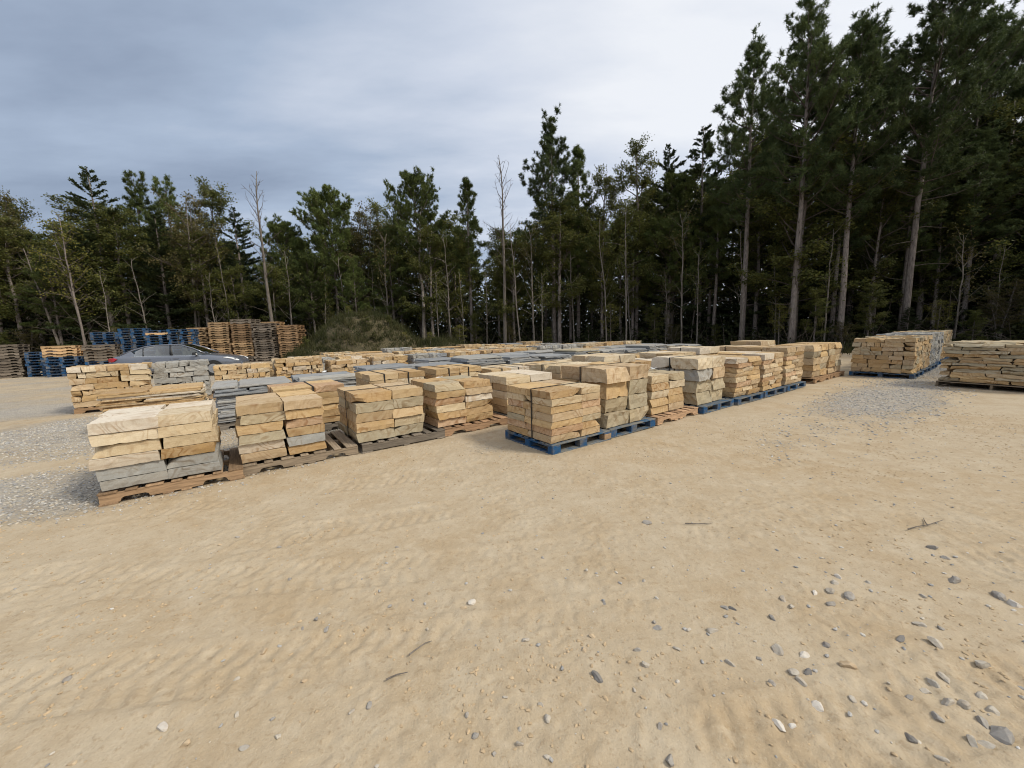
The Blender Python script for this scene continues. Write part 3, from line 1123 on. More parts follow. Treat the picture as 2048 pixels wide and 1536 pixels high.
slab_stack('stack of iron-banded tan slabs with a dark top, white tag on it', 2.42, 5.40, 1.02, 1.0,
           [0.115, 0.11, 0.108, 0.108, 0.11, 0.115], [0.5, 0.5], ['PT', 'TT', 'CT', 'PC', 'TT', 'OT'], G_SEC, 0.034, cell=0.042)
for i in range(9):
    s = 3.72 + i * 1.25
    far_pallet(['grey', 'wood'][i % 2], 'wooden pallet hidden behind the front row', s, 5.36, 'pallets hidden behind the front row')
    n = [5, 5, 5, 6, 6, 5, 6, 6, 6][i]
    slab_stack(['flat-topped slab stack seen over the foremost thin slabs', 'slab stack peeping out behind the tall pile of big blocks'][i] if i < 2 else 'slab stack of which only the top shows above the front row',
               s + 0.04, 5.42, 1.05, 0.98, [0.66 / n + 0.02 * (i % 3)] * n, [0.5, 0.5], ['TT', 'TO', 'CT', 'TT', 'CC', 'TC'], 'slab stacks showing only their tops', 0.03,
               straps=[('x', 0.05)] if i % 2 else [], cell=0.09)

# third row: strapped slabs
for i in range(11):
    s = [0.38, 1.86, 3.16][i] if i < 3 else 4.45 + (i - 3) * 1.27
    far_pallet(['grey', 'wood'][i % 2], 'wooden pallet under the strapped slabs of the third row', s, 7.0, 'pallets of the third row')
    lab = ['reddish slab stack with one black strap, behind the second stack', 'strapped tan slabs showing behind the five-course stack',
           'strapped tan slabs behind the iron-banded stack'][i] if i < 3 else 'strapped tan slab stack far along the third row'
    slab_stack(lab, s + 0.03, 7.04, 1.06, 0.98, [0.105] * (6 if i < 3 and i else 5) + [0.11], [0.5, 0.5] if i else [0.55, 0.45], ['TT', 'PT', 'CT', 'TO', 'TT', 'TC'] if i else ['TT', 'OT', 'OT', 'PT', 'TT', 'TP'],
               'strapped stacks of the third row', 0.022, straps=[('y', 0.20), ('y', -0.25)] if i else [('y', 0.05)], cell=0.06)

# fourth row: flagstones and slate
far_pallet('grey', 'dark pallet under the thin tan flagstones', -1.98, 9.35, None)
flag_stack('stack of thin tan flagstones behind the nearest pale stack', -1.98, 9.38, 1.42, 1.0, 0.56, 'TTCO', None, False, split=0.9, th=(0.024, 0.04))
for i in range(13):
    s = [-0.38, 0.98][i] if i < 2 else 2.35 + (i - 2) * 1.32
    t = [8.35, 8.8][i] if i < 2 else 8.95
    far_pallet('grey', 'dark pallet under stacked slate', s, t + 0.05, 'pallets under slate')
    lab = ['stack of dark slate sheets right of the thin tan flagstones', 'second slate stack, behind the reddish strapped slabs'][i] if i < 2 else 'low stack of blue-grey slate in the long slate row'
    flag_stack(lab, s, t, 1.22, 1.3 if i < 2 else 1.2, [0.60, 0.60][i] if i < 2 else 0.64 + 0.05 * ((i * 5) % 3), 'SSSG' if i % 4 != 3 else 'SGSO', 'slate stacks', True, shown=None if i < 2 else 0.24)
for i in range(9):
    s = 4.6 + i * 1.35
    far_pallet('grey', 'pallet in the second slate row', s, 10.75, 'pallets in the second slate row')
    flag_stack('flat flagstone stack in the second slate row', s, 10.7, 1.22, 1.2, 0.66 + 0.06 * ((i * 3) % 3), ['SSSG', 'SGSS', 'STSO'][i % 3], 'second row of slate stacks', True, shown=0.22)

# fifth row: walling stone beyond the aisle
rows5 = [(-3.12, 12.9, 1.35, 1.07, 'TCTT', 'messy walling-stone pile at the left end, one dark brown stone on top', 0.35),
         (-1.72, 13.1, 1.1, 1.06, 'GGG', 'grey walling-stone pile beside the messy tan one', 0.2),
         (-0.52, 13.25, 1.3, 0.88, 'TTC', 'tan walling-stone stack with a row of small block ends under its top', 0.05),
         (0.95, 13.6, 1.3, 0.95, 'TCT', 'ragged block stack with loose stones tipped on its top', 0.9),
         (2.42, 13.2, 1.2, 0.82, 'TCT', 'tan block stack right of the ragged one', 0.15),
         (3.74, 13.2, 1.2, 0.86, 'TTC', 'tan block stack left of the grey block stack', 0.1),
         (5.15, 13.2, 1.3, 0.86, 'GGS', 'grey block stack among tan ones beyond the slate', 0.1),
         (6.62, 13.3, 1.35, 0.86, 'TTC', 'tan block stack right of the grey block stack', 0.1),
         (8.15, 13.3, 1.3, 0.86, 'TTP', 'tan block stack with a few pinkish stones in the fifth row', 0.1),
         (9.6, 13.3, 1.3, 0.86, 'TTO', 'last tan block stack before the two grey ones', 0.1),
         (11.1, 13.3, 1.3, 0.9, 'GGS', 'first of two far grey block stacks', 0.1),
         (12.5, 13.3, 1.3, 0.9, 'GSG', 'second of two far grey block stacks', 0.1),
         (13.9, 13.2, 1.3, 0.9, 'TTC', 'tan block stack after the far grey pair', 0.1),
         (15.3, 13.1, 1.3, 0.9, 'TTC', 'tan block stack near the far end of the fifth row', 0.1),
         (16.7, 13.0, 1.3, 0.9, 'TCO', 'last tan block stack of the fifth row', 0.1)]
for i, (s, t, w, h, codes, lab, messy) in enumerate(rows5):
    if i == 0:
        stringer_pallet('wooden pallet under the messy walling-stone pile', s, t, 'wood', (1.2, 1.1, 1.0), True, 1.1, lx=w)
    elif i == 2:
        block_pallet('blue pallet glimpsed beside the slate stack', s, t, w, 1.05)
    else:
        far_pallet('wood', 'wooden pallet under a walling-stone stack', s, t, 'pallets of the fifth row')
    block_stack(lab, s, t, w, 1.05, h - PZ, codes, 'walling-stone stacks of the fifth row', 0.13 if i < 2 else 0.12, 0.5, messy=messy, longs=0.35, rng_seed=300 + i, seen=99 if i < 7 else 4)

# rows further back, mostly hidden
far_rows = [(15.0, 0.2, 12, 0.80), (16.9, 1.7, 10, 0.84), (18.8, 3.2, 9, 0.88)]
for ri, (t, s0, n, h) in enumerate(far_rows):
    for i in range(n):
        s = s0 + i * 1.42
        far_pallet('wood', 'wooden pallet in the rows furthest back', s, t, 'pallets of the back rows')
        code = ['TTC', 'TCT', 'TOT', 'GGS', 'TTC'][(i * 3 + ri) % 5]
        if (i + ri) % 3 == 0:
            flag_stack('stack of tan flagstones in the back rows', s, t, 1.25, 1.1, h - PZ - 0.05, code, 'flagstone stacks of the back rows', False, split=0.6, th=(0.04, 0.07), shown=0.25)
        else:
            block_stack('walling-stone stack in the back rows', s, t, 1.28, 1.05, h - PZ + 0.03 * (i % 3), code, 'walling-stone stacks of the back rows', 0.15, 0.4, messy=0.2, longs=0.5, seen=2)

# block piles at the right
cl = [('TTO', 'neat tan block pile on a blue pallet, nearest of its line at the right'), ('TOT', 'second tan block pile, right behind the neat one'),
      ('GGS', 'first grey block pile at the right'), ('GSG', 'second grey block pile at the right'), ('TTO', 'tan block pile behind the grey ones at the right'),
      ('TOO', 'last tan block pile at the right, next to the trees')]
for i, (codes, lab) in enumerate(cl):
    s = 14.72 + i * 1.42
    if i < 3:
        block_pallet(['blue pallet under the neat tan block pile', 'blue pallet under the second tan block pile', 'blue pallet under the first grey block pile'][i], s, 2.06 + 0.03 * i, 1.22, 1.36, group='blue pallets of the block piles')
    else:
        far_pallet('blue', 'blue pallet at the end of the block piles', s, 2.2, 'blue pallets of the block piles')
    block_stack(lab, s + 0.02, 2.10 + 0.04 * i, 1.2, 1.30, [0.95, 0.96, 0.99, 0.99, 1.0, 1.0][i], codes, 'block piles at the right', 0.118, 0.45, messy=0.06, longs=0.42, rng_seed=500 + i)


def ledge_pile(label, s0, t0, wx, wy, H, drot):
    root = stack_root('ledge_pile', label, s0 + wx / 2, t0 + wy / 2, drot=drot)
    r = np.random.default_rng(77)
    z = 0
    while z < H:
        th = r.uniform(0.05, 0.085)
        for face in (0, 1, 2):
            y = -wy / 2
            while y < wy / 2 - 0.05:
                l = min(r.uniform(0.3, 0.85), wy / 2 - y)
                if r.random() > 0.07 or face:
                    d = wx / 3
                    me = rough_stone(d * r.uniform(.85, 1.1), l - 0.015, th * 0.95, sd(), 0.03, 0.08)
                    obj('ledge_stone', me, root, (-wx / 2 + d * (face + .5) + r.normal(0, .015) + z * 0.03, y + l / 2, z + th / 2), (r.normal(0, .008), 0, r.normal(0, .02)), None, pick(r.choice(list('TTOO')), r))
                y += l
        z += th
    for k in range(3):
        me = rough_stone(wx * 0.8, wy * 0.32, 0.045, sd(), 0.05, 0.1)
        obj('ledge_stone', me, root, (0.03, -wy * .32 + k * wy * .32, z + 0.024), (0, 0, r.normal(0, .1)), None, pick('O' if k else 'C', r))
    return root


stringer_pallet('dark wooden pallet under the ragged ledge-stone pile, lower right', 13.30, -0.28, 'grey', (0.95, 0.85, 0.7), False, 1.70, drot=-0.16, lx=1.35)
ledge_pile('ragged pile of long thin ledge stones at the right edge', 13.32, -0.28, 1.3, 1.68, 0.80, -0.16)


def tag_mesh(seed):
    r = np.random.default_rng(seed)
    n = 4
    v, f = [], []
    for i in range(n):
        for j in range(2):
            v.append((i * 0.04 - 0.06, j * 0.07 - .035, 0.012 + 0.02 * r.random() * (i in (0, 3)) + 0.01 * r.random()))
    for i in range(n - 1):
        f.append((i * 2, i * 2 + 2, i * 2 + 3, i * 2 + 1))
    me = mesh('paper_tag', np.array(v), f, M_paper)
    return me


TAGS = [tag_mesh(i) for i in range(4)]
for i, (s, t, z, lab) in enumerate([(2.75, 5.95, 0.815, 'white paper tag on the iron-banded slab stack'), (1.55, 9.3, 0.79, 'white paper tag on the second slate stack'),
                                    (3.2, 9.4, 0.76, 'white paper tag on the slate behind the strapped slabs'), (5.0, 7.5, 0.90, 'white paper tag on a strapped stack of the third row'),
                                    (14.1, -0.05, 0.96, 'white paper tag on the ragged ledge-stone pile'), (6.2, 4.2, 0.80, 'white paper tag on the cream slab stack')]):
    x, y = P(s, t)
    tag(obj('paper_tag', TAGS[i % 4], None, (x, y, z + 0.03), (0.1, -0.1, i * 1.1)), lab, 'tag', 'paper tags on the stacks')

# ------------------------------------------------------------------ stacks of empty pallets at the left
def pallet_pile(x, y, z0, kinds, label_of, group, rz, jit=0.02):
    r = np.random.default_rng(sd())
    z = z0
    for k in kinds:
        c = r.uniform(0.75, 1.25)
        tint = {'wood': (1.5 * c, 1.45 * c, 1.28 * c), 'grey': (1.1 * c, 1.05 * c, c), 'blue': (c, c, c), 'old': (1.0 * c, 0.92 * c, 0.82 * c)}[k]
        o = obj('blue_pallet' if k == 'blue' else 'wooden_pallet', PM['wood' if k == 'old' else k], None, (x + r.normal(0, jit), y + r.normal(0, jit), z),
                (0, 0, rz + r.normal(0, 0.02)), None, tint)
        tag(o, label_of(k), 'pallet', group)
        z += 0.1425
    return z


piles = [(-25.9, 20.0, ['grey'] * 12, 'weathered pallet in the low grey stack at the far left', 0.50),
         (-24.7, 20.6, ['blue'] * 9, 'blue pallet in the short stack beside the grey one at the far left', 0.60),
         (-23.0, 20.0, ['blue'] * 7 + ['wood'] * 4, None, 0.55),
         (-22.9, 21.5, ['old'] * 10, 'dark brown pallet in the stack behind the blue and tan one', 0.6),
         (-21.1, 20.1, ['blue'] * 5 + ['grey'] * 6, None, 0.55),
         (-23.9, 23.2, ['blue'] * 16, 'blue pallet in the back stack furthest left', 0.5),
         (-21.9, 22.8, ['blue'] * 17, 'blue pallet in the back stack above the car roof rear', 0.5),
         (-20.0, 22.4, ['blue'] * 14 + ['wood'] + ['blue'], None, 0.55),
         (-18.7, 22.3, ['blue'] * 16, 'blue pallet in the back stack beside the tall wooden stacks', 0.5),
         (-19.4, 24.6, ['wood'] * 17, 'tan pallet in the leftmost tall stack', 0.06),
         (-17.95, 24.5, ['wood'] * 19, 'tan pallet in the second tall stack from the left', 0.06),
         (-16.5, 24.4, ['grey'] * 4 + ['wood'] * 6 + ['old'] * 8 + ['grey'] * 2, None, 0.06),
         (-15.9, 26.0, ['wood'] * 19, 'tan pallet in the tall stack set behind the others', 0.06),
         (-15.15, 24.3, ['grey'] * 18, 'grey pallet in the narrow weathered tall stack', 0.02),
         (-13.85, 24.7, ['wood'] * 5 + ['old'] * 12, None, 0.06)]
for i, (x, y, kinds, lab, rz) in enumerate(piles):
    names = {2: {'blue': 'blue pallet in the lower half of the blue and tan stack', 'wood': 'tan pallet on top of the blue ones at the left'},
             4: {'blue': 'blue pallet under weathered pallets behind the car tail', 'grey': 'weathered pallet on blue ones behind the car tail'},
             7: {'blue': 'blue pallet in the back stack that holds one tan pallet', 'wood': 'single tan pallet near the top of a blue stack'},
             11: {'grey': 'grey pallet in the mixed tall stack', 'wood': 'tan pallet in the mixed tall stack', 'old': 'dark brown pallet in the mixed tall stack'},
             14: {'wood': 'orange-tan pallet low in the tall stack beside the mound', 'old': 'dark brown pallet in the tall stack beside the mound'}}
    fn = (lambda k, lab=lab: lab) if lab else (lambda k, i=i: names[i][k])
    pallet_pile(x, y, 0.0 + float(ground_h(np.array([x]), np.array([y]), False)[0]), kinds, fn, 'stack of empty pallets %s' % ('far left' if i < 5 else 'behind the car' if i < 9 else 'beside the mound'), rz, 0.025)

# ------------------------------------------------------------------ the parked car
M_paint = plain('grey_car_paint', (0.15, 0.165, 0.20), 0.25, 0.35, 0.6)
M_paint.node_tree.nodes['Principled BSDF'].inputs['Coat Weight'].default_value = 0.6
M_paint.node_tree.nodes['Principled BSDF'].inputs['Coat Roughness'].default_value = 0.08
M_trim = plain('black_car_trim', (0.012, 0.012, 0.013), 0.5)
M_chrome = plain('chrome', (0.62, 0.63, 0.65), 0.18, 1.0)
M_tyre = plain('tyre_rubber', (0.018, 0.018, 0.018), 0.9)
M_rim = plain('alloy_rim', (0.42, 0.43, 0.44), 0.35, 0.9)
M_red = plain('red_tail_lamp', (0.42, 0.012, 0.018), 0.15)
M_lamp = plain('headlamp_lens', (0.70, 0.71, 0.72), 0.10)
M_seat = plain('car_interior', (0.10, 0.095, 0.09), 0.9)


def glass_material():
    m, N, L, bs = new_mat('car_window_glass')
    bs.inputs['Base Color'].default_value = (0.55, 0.60, 0.58, 1)
    bs.inputs['Roughness'].default_value = 0.03
    bs.inputs['Specular IOR Level'].default_value = 0.9
    tr = N.new('ShaderNodeBsdfTransparent')
    tr.inputs['Color'].default_value = (0.72, 0.80, 0.78, 1)
    gl = N.new('ShaderNodeBsdfGlossy')
    gl.inputs['Roughness'].default_value = 0.02
    lw = N.new('ShaderNodeFresnel')
    lw.inputs['IOR'].default_value = 1.65
    mx = N.new('ShaderNodeMixShader')
    L.new(lw.outputs[0], mx.inputs[0])
    L.new(tr.outputs[0], mx.inputs[1])
    L.new(gl.outputs[0], mx.inputs[2])
    L.new(mx.outputs[0], N['Material Output'].inputs['Surface'])
    return m


M_glass = glass_material()


def car(loc, rz, label):
    root = tag(empty('parked_car', loc, rz), label, 'car')
    # stations from tail (-2.43) to nose (2.43): x, deck height at centre line, shoulder height, half width at shoulder, half width at sill
    ST = [(-2.43, 0.80, 0.66, 0.60, 0.55), (-2.36, 0.98, 0.86, 0.76, 0.74), (-2.15, 1.06, 0.95, 0.84, 0.82), (-1.75, 1.08, 0.965, 0.89, 0.86), (-1.3, 1.06, 0.965, 0.905, 0.87),
          (-0.7, 1.02, 0.96, 0.91, 0.875), (0.0, 1.0, 0.945, 0.915, 0.88), (0.7, 0.99, 0.925, 0.91, 0.875), (1.05, 1.00, 0.915, 0.905, 0.87), (1.5, 0.935, 0.865, 0.89, 0.86),
          (1.95, 0.86, 0.79, 0.86, 0.83), (2.25, 0.78, 0.71, 0.77, 0.76), (2.40, 0.66, 0.60, 0.62, 0.62), (2.44, 0.52, 0.48, 0.56, 0.56)]
    prof = []
    for x, zt, zs, ws, wl_ in ST:
        end = min(1, (2.46 - abs(x)) / 0.25)
        zb = 0.24 + 0.05 * (1 - end)
        half = [(0, zt), (ws * 0.55, zt - 0.004), (ws * 0.86, zs + (zt - zs) * 0.45), (ws * 0.97, zs), (ws * 1.0, zs - 0.08), (ws * 1.015, (zs + zb) * 0.5 + 0.02), (wl_ * 1.0, zb + 0.10), (wl_ * 0.93, zb)]
        ring = [(x, -w, z) for w, z in half[::-1]] + [(x, w, z) for w, z in half[1:]]
        prof.append(ring)
    k = len(prof[0])
    v = np.array([p for ring in prof for p in ring])
    f = [(i * k + j, i * k + j + 1, (i + 1) * k + j + 1, (i + 1) * k + j) for i in range(len(prof) - 1) for j in range(k - 1)]
    f += [tuple(range(k)), tuple(reversed(range((len(prof) - 1) * k, len(prof) * k)))]
    body = mesh('body', v, f, M_paint, smooth=True)
    ob = obj('body', body, root)
    # open wheel wells are shown by dark arches
    RO = [(-1.42, 1.395), (-0.95, 1.445), (-0.35, 1.46), (0.15, 1.425)]
    # cabin: rails of the greenhouse; y tumblehome
    rail = [(-1.95, 1.075, 0.70), (-1.55, 1.26, 0.625), (-1.15, 1.385, 0.585), (-0.75, 1.44, 0.57), (-0.25, 1.455, 0.57), (0.2, 1.42, 0.575), (0.62, 1.27, 0.635), (1.12, 1.02, 0.74)]
    v, f = [], []
    for x, z, w in rail:
        cz = z + 0.022
        v += [(x, -w - 0.03, z - 0.03), (x, -w, z), (x, -w * 0.55, cz), (x, 0, cz + 0.008), (x, w * 0.55, cz), (x, w, z), (x, w + 0.03, z - 0.03)]
    for i in range(1, 5):
        f += [(i * 7 + j, i * 7 + j + 1, (i + 1) * 7 + j + 1, (i + 1) * 7 + j) for j in range(6)]
    obj('roof', mesh('roof', np.array(v), f, M_paint, True), root)
    # windscreen and rear window
    def pane(i0, i1, name):
        q = []
        for i in range(i0, i1 + 1):
            q += v[i * 7 + 1:i * 7 + 6]
        n_ = i1 - i0
        ff = [(a * 5 + b, a * 5 + b + 1, (a + 1) * 5 + b + 1, (a + 1) * 5 + b) for a in range(n_) for b in range(4)]
        obj(name, mesh(name, np.array(q), ff, M_glass, True), root)
    pane(5, 7, 'windscreen')
    pane(0, 1, 'rear_window')
    for s in (-1, 1):
        # side rails and pillars as swept bars
        b = MB()
        b.tube([(x, s * (w + 0.012), z - 0.008) for x, z, w in rail], [0.034] * 8, 6)
        obj('pillar', b.build('pillar', M_paint, True), root)
        b = MB()
        b.tube([(-0.10, s * 0.835, 0.96), (-0.17, s * 0.70, 1.22), (-0.20, s * 0.60, 1.43)], [0.048, 0.045, 0.04], 6)
        obj('pillar', b.build('pillar', M_trim, True), root)
        b = MB()
        b.tube([(-1.12, s * 0.845, 0.97), (-1.15, s * 0.74, 1.17), (-1.16, s * 0.63, 1.36)], [0.022, 0.02, 0.02], 5)
        obj('pillar', b.build('pillar', M_trim, True), root)
        # quarter panel between rear window and rear door
        q = [(-1.98, s * 0.80, 0.975), (-1.50, s * 0.848, 0.975), (-1.42, s * 0.80, 1.05), (-1.62, s * 0.665, 1.225), (-1.95, s * 0.72, 1.06)]
        obj('quarter_panel', mesh('quarter_panel', np.array(q), [(0, 1, 2, 3, 4)], M_paint), root)
        # windows
        def ylin(z):
            return s * (0.845 - (z - 0.97) * 0.52)
        for name, pts in (('window', [(-0.14, 0.965), (-0.20, 1.415), (0.17, 1.395), (0.58, 1.25), (0.98, 1.03), (1.0, 0.955)]),
                          ('window', [(-1.12, 0.97), (-1.16, 1.345), (-0.78, 1.405), (-0.24, 1.42), (-0.18, 0.965)]),
                          ('window', [(-1.46, 0.975), (-1.42, 1.20), (-1.19, 1.335), (-1.15, 0.97)])):
            obj(name, mesh(name, np.array([(x, ylin(z) + s * 0.004, z) for x, z in pts]), [tuple(range(len(pts)))], M_glass), root)
        b = MB()
        b.tube([(x, s * y_, z) for x, y_, z in ((-1.55, 0.868, 0.972), (-0.9, 0.872, 0.968), (0.0, 0.875, 0.952), (0.6, 0.872, 0.936), (1.0, 0.866, 0.925))], [0.012] * 5, 5)
        obj('window_trim', b.build('window_trim', M_chrome), root)
        for x0, x1 in ((-1.16, -0.14), (-0.13, 0.93)):
            # door cut lines are thin dark grooves, the door skins stand a little proud
            xs = np.linspace(x0 + 0.006, x1 - 0.006, 6)
            zs = np.array([0.34, 0.48, 0.62, 0.76, 0.88])
            vv, ff = [], []
            for xi in xs:
                for zi in zs:
                    base = np.interp(xi, [p[0] for p in ST], [p[3] for p in ST])
                    bul = 1.018 - 0.02 * abs((zi - 0.62) / 0.3) ** 2
                    vv.append((xi, s * (base * bul + 0.004), zi))
            nz_ = len(zs)
            for a in range(5):
                for c_ in range(nz_ - 1):
                    ff.append((a * nz_ + c_, (a + 1) * nz_ + c_, (a + 1) * nz_ + c_ + 1, a * nz_ + c_ + 1))
            d = obj('door', mesh('door', np.array(vv), ff, M_paint, True), root)
            hb = bevel_box('handle', 0.20, 0.03, 0.035, 0.010, M_paint, 2)
            obj('handle', hb, d, (x0 + 0.20, s * 0.945, 0.835))
        mb = MB()
        mb.box(0.80, s * 1.0, 1.015, 0.13, 0.20, 0.13, taper=0.75)
        mb.box(0.80, s * 0.89, 0.975, 0.06, 0.10, 0.04)
        obj('wing_mirror', mb.build('wing_mirror', M_trim), root)
        tl = [(-2.385, s * 0.70, 0.74), (-2.15, s * 0.862, 0.80), (-2.02, s * 0.885, 0.90), (-2.16, s * 0.84, 0.955), (-2.37, s * 0.745, 0.93)]
        off_ = np.array([-0.012, s * 0.014, 0.0])
        tv = np.array(tl)
        obj('tail_light', mesh('tail_light', np.concatenate([tv + off_, tv - off_]), [(0, 1, 2, 3, 4), (9, 8, 7, 6, 5)] + [(i, 5 + i, 5 + (i + 1) % 5, (i + 1) % 5) for i in range(5)], M_red), root)
        hl = [(1.80, s * 0.865, 0.80), (2.10, s * 0.835, 0.73), (2.33, s * 0.70, 0.62), (2.36, s * 0.62, 0.66), (2.22, s * 0.70, 0.745), (1.95, s * 0.80, 0.815)]
        hv = np.array(hl)
        off_ = np.array([0.012, s * 0.018, 0.012])
        obj('headlight', mesh('headlight', np.concatenate([hv + off_, hv - off_]), [(0, 1, 2, 3, 4, 5), (11, 10, 9, 8, 7, 6)] + [(i, 6 + i, 6 + (i + 1) % 6, (i + 1) % 6) for i in range(6)], M_lamp), root)
        for x in (-1.45, 1.42):
            ar = MB()
            ang = np.linspace(0, math.pi, 13)
            av = [(x + 0.375 * math.cos(a), s * 0.925, 0.33 + 0.375 * math.sin(a)) for a in ang] + [(x, s * 0.925, 0.30)]
            ar.add(av, [(i, i + 1, 13) for i in range(12)])
            obj('wheel_arch', ar.build('wheel_arch', M_trim), root)
            wt = MB()
            ring = np.linspace(0, 2 * math.pi, 25)
            wt.tube([(x, s * 0.75, 0.325), (x, s * 0.76, 0.325), (x, s * 0.93, 0.325), (x, s * 0.94, 0.325)], [0.28, 0.325, 0.325, 0.28], 24)
            w_ = obj('wheel', wt.build('wheel', M_tyre, False), root)
            rm = MB()
            rm.tube([(x, s * 0.80, 0.325), (x, s * 0.945, 0.325)], [0.21, 0.21], 20)
            for q in range(5):
                a = q * 2 * math.pi / 5
                rm.box(x + 0.1 * math.cos(a), s * 0.95, 0.325 + 0.1 * math.sin(a), 0.05, 0.02, 0.05)
            obj('rim', rm.build('rim', M_rim), w_)
    for x in (-0.75, 0.25):
        for y in (-0.38, 0.38):
            sb = MB()
            sb.box(x, y, 0.85, 0.14, 0.46, 0.55, taper=0.85)
            sb.box(x - 0.02, y, 1.19, 0.09, 0.24, 0.16, taper=0.85)
            obj('seat', sb.build('seat', M_seat), root)
    return root


car((-15.2, 18.0, 0.01), R(18), 'dark grey sedan parked side-on in front of the pallet stacks')

# ------------------------------------------------------------------ overgrown mound
def mound_material():
    m, N, L, bs = new_mat('mound_earth')
    geo = N.new('ShaderNodeNewGeometry')
    a = add_noise(N, L, geo.outputs['Position'], 0.9, 5)
    b = add_noise(N, L, geo.outputs['Position'], 9, 5, 0.65)
    c = add_mix(N, L, add_map(N, L, b, 0.35, 0.65, 0, 1), (0.05, 0.045, 0.022), (0.12, 0.095, 0.05))
    c = add_mix(N, L, add_map(N, L, a, 0.60, 0.70, 0, 0.7), c, (0.30, 0.23, 0.14))
    L.new(c, bs.inputs['Base Color'])
    bs.inputs['Roughness'].default_value = 1.0
    L.new(add_bump(N, L, b, 0.8, 0.08), bs.inputs['Normal'])
    return m


mx_, my_ = np.meshgrid(np.linspace(MOUND[0] - 6.2, MOUND[0] + 9, 90), np.linspace(MOUND[1] - 4.6, MOUND[1] + 4.6, 56))
mz_ = mound_h(mx_, my_) + 0.10 * (fbm(mx_ * 1.6, my_ * 1.6, 33, 4) - 0.5) * sm(mound_h(mx_, my_), 0, 0.5) - 0.05
ii = np.arange(mx_.size).reshape(mx_.shape)
mf = np.stack([ii[:-1, :-1].ravel(), ii[:-1, 1:].ravel(), ii[1:, 1:].ravel(), ii[1:, :-1].ravel()], 1)
mound = tag(obj('mound', mesh('mound', np.stack([mx_.ravel(), my_.ravel(), mz_.ravel()], 1), mf, mound_material(), True)), 'earth mound overgrown with weeds behind the stacks', kind='structure')


def blades(o, d, length, width, r):
    """triangles from base o along d"""
    n = len(o)
    side = np.cross(d, r.normal(size=(n, 3)))
    side /= np.linalg.norm(side, axis=1)[:, None] + 1e-9
    w = side * width[:, None] * 0.5
    v = np.stack([o - w, o + w, o + d * length[:, None]], 1).reshape(-1, 3)
    return v, np.arange(n * 3).reshape(-1, 3)


def norm(a):
    return a / (np.linalg.norm(a, axis=-1, keepdims=True) + 1e-9)


r = np.random.default_rng(91)
cl_n = 2600
cxy = np.c_[r.uniform(MOUND[0] - 5.6, MOUND[0] + 8.6, cl_n), r.uniform(MOUND[1] - 4.3, MOUND[1] + 3.0, cl_n)]
mhv = mound_h(cxy[:, 0], cxy[:, 1])
cxy, mhv = cxy[mhv > 0.12], mhv[mhv > 0.12]
per = 16
base = np.repeat(np.c_[cxy, mhv - 0.06], per, 0) + np.c_[r.normal(0, 0.10, (len(cxy) * per, 2)), np.zeros(len(cxy) * per)]
tall = np.repeat(r.uniform(0.18, 0.55, len(cxy)) * (1 + 0.8 * (r.random(len(cxy)) < 0.12)), per)
dirs = norm(np.c_[r.normal(0, 0.42, (len(base), 2)), np.ones(len(base))])
bv, bf = blades(base, dirs, tall * r.uniform(.6, 1.1, len(base)), np.full(len(base), 0.03), r)
tag(obj('mound_weeds', mesh('mound_weeds', bv, bf, M_grass)), 'olive and brown weeds covering the mound', 'weeds', kind='stuff')


# ------------------------------------------------------------------ trees
def leaf_quads(pos, size, r, up=0.5, droop=None, aspect=0.6):
    n = len(pos)
    nrm = norm(r.normal(size=(n, 3)) + np.array([0, 0, up * 2]))
    a = norm(np.cross(nrm, r.normal(size=(n, 3)))) if droop is None else norm(droop + r.normal(0, 0.35, (n, 3)))
    b = norm(np.cross(nrm, a))
    s = size[:, None] if isinstance(size, np.ndarray) else size
    v = np.stack([pos - a * s * 0.5, pos + b * s * aspect * 0.5, pos + a * s * 0.5, pos - b * s * aspect * 0.5], 1).reshape(-1, 3)
    return v, np.arange(n * 4).reshape(-1, 4)


def trunk_path(h, r, wob=0.012, lean=(0, 0), n=12, bow=0.0):
    z = np.linspace(0, 1, n)
    x = np.cumsum(r.normal(0, wob, n)) * h * 0.25 * z + lean[0] * h * z + bow * h * np.sin(z * math.pi)
    y = np.cumsum(r.normal(0, wob, n)) * h * 0.25 * z + lean[1] * h * z
    p = np.c_[x, y, z * h]
    p[0, :2] = 0
    return p


def along(path, t):
    k = np.clip(t * (len(path) - 1), 0, len(path) - 1.001)
    i = int(k)
    return path[i] * (1 - (k - i)) + path[i + 1] * (k - i)


def curve(p0, d, length, up, n=5, wob=0.05, r=None):
    pts = [p0]
    d = np.array(d, float)
    st = length / (n - 1)
    for i in range(n - 1):
        d = d + np.array([0, 0, up]) / (n - 1) + (r.normal(0, wob, 3) if r is not None else 0)
        d = d / np.linalg.norm(d)
        pts.append(pts[-1] + d * st)
    return np.array(pts)


TREES = {}


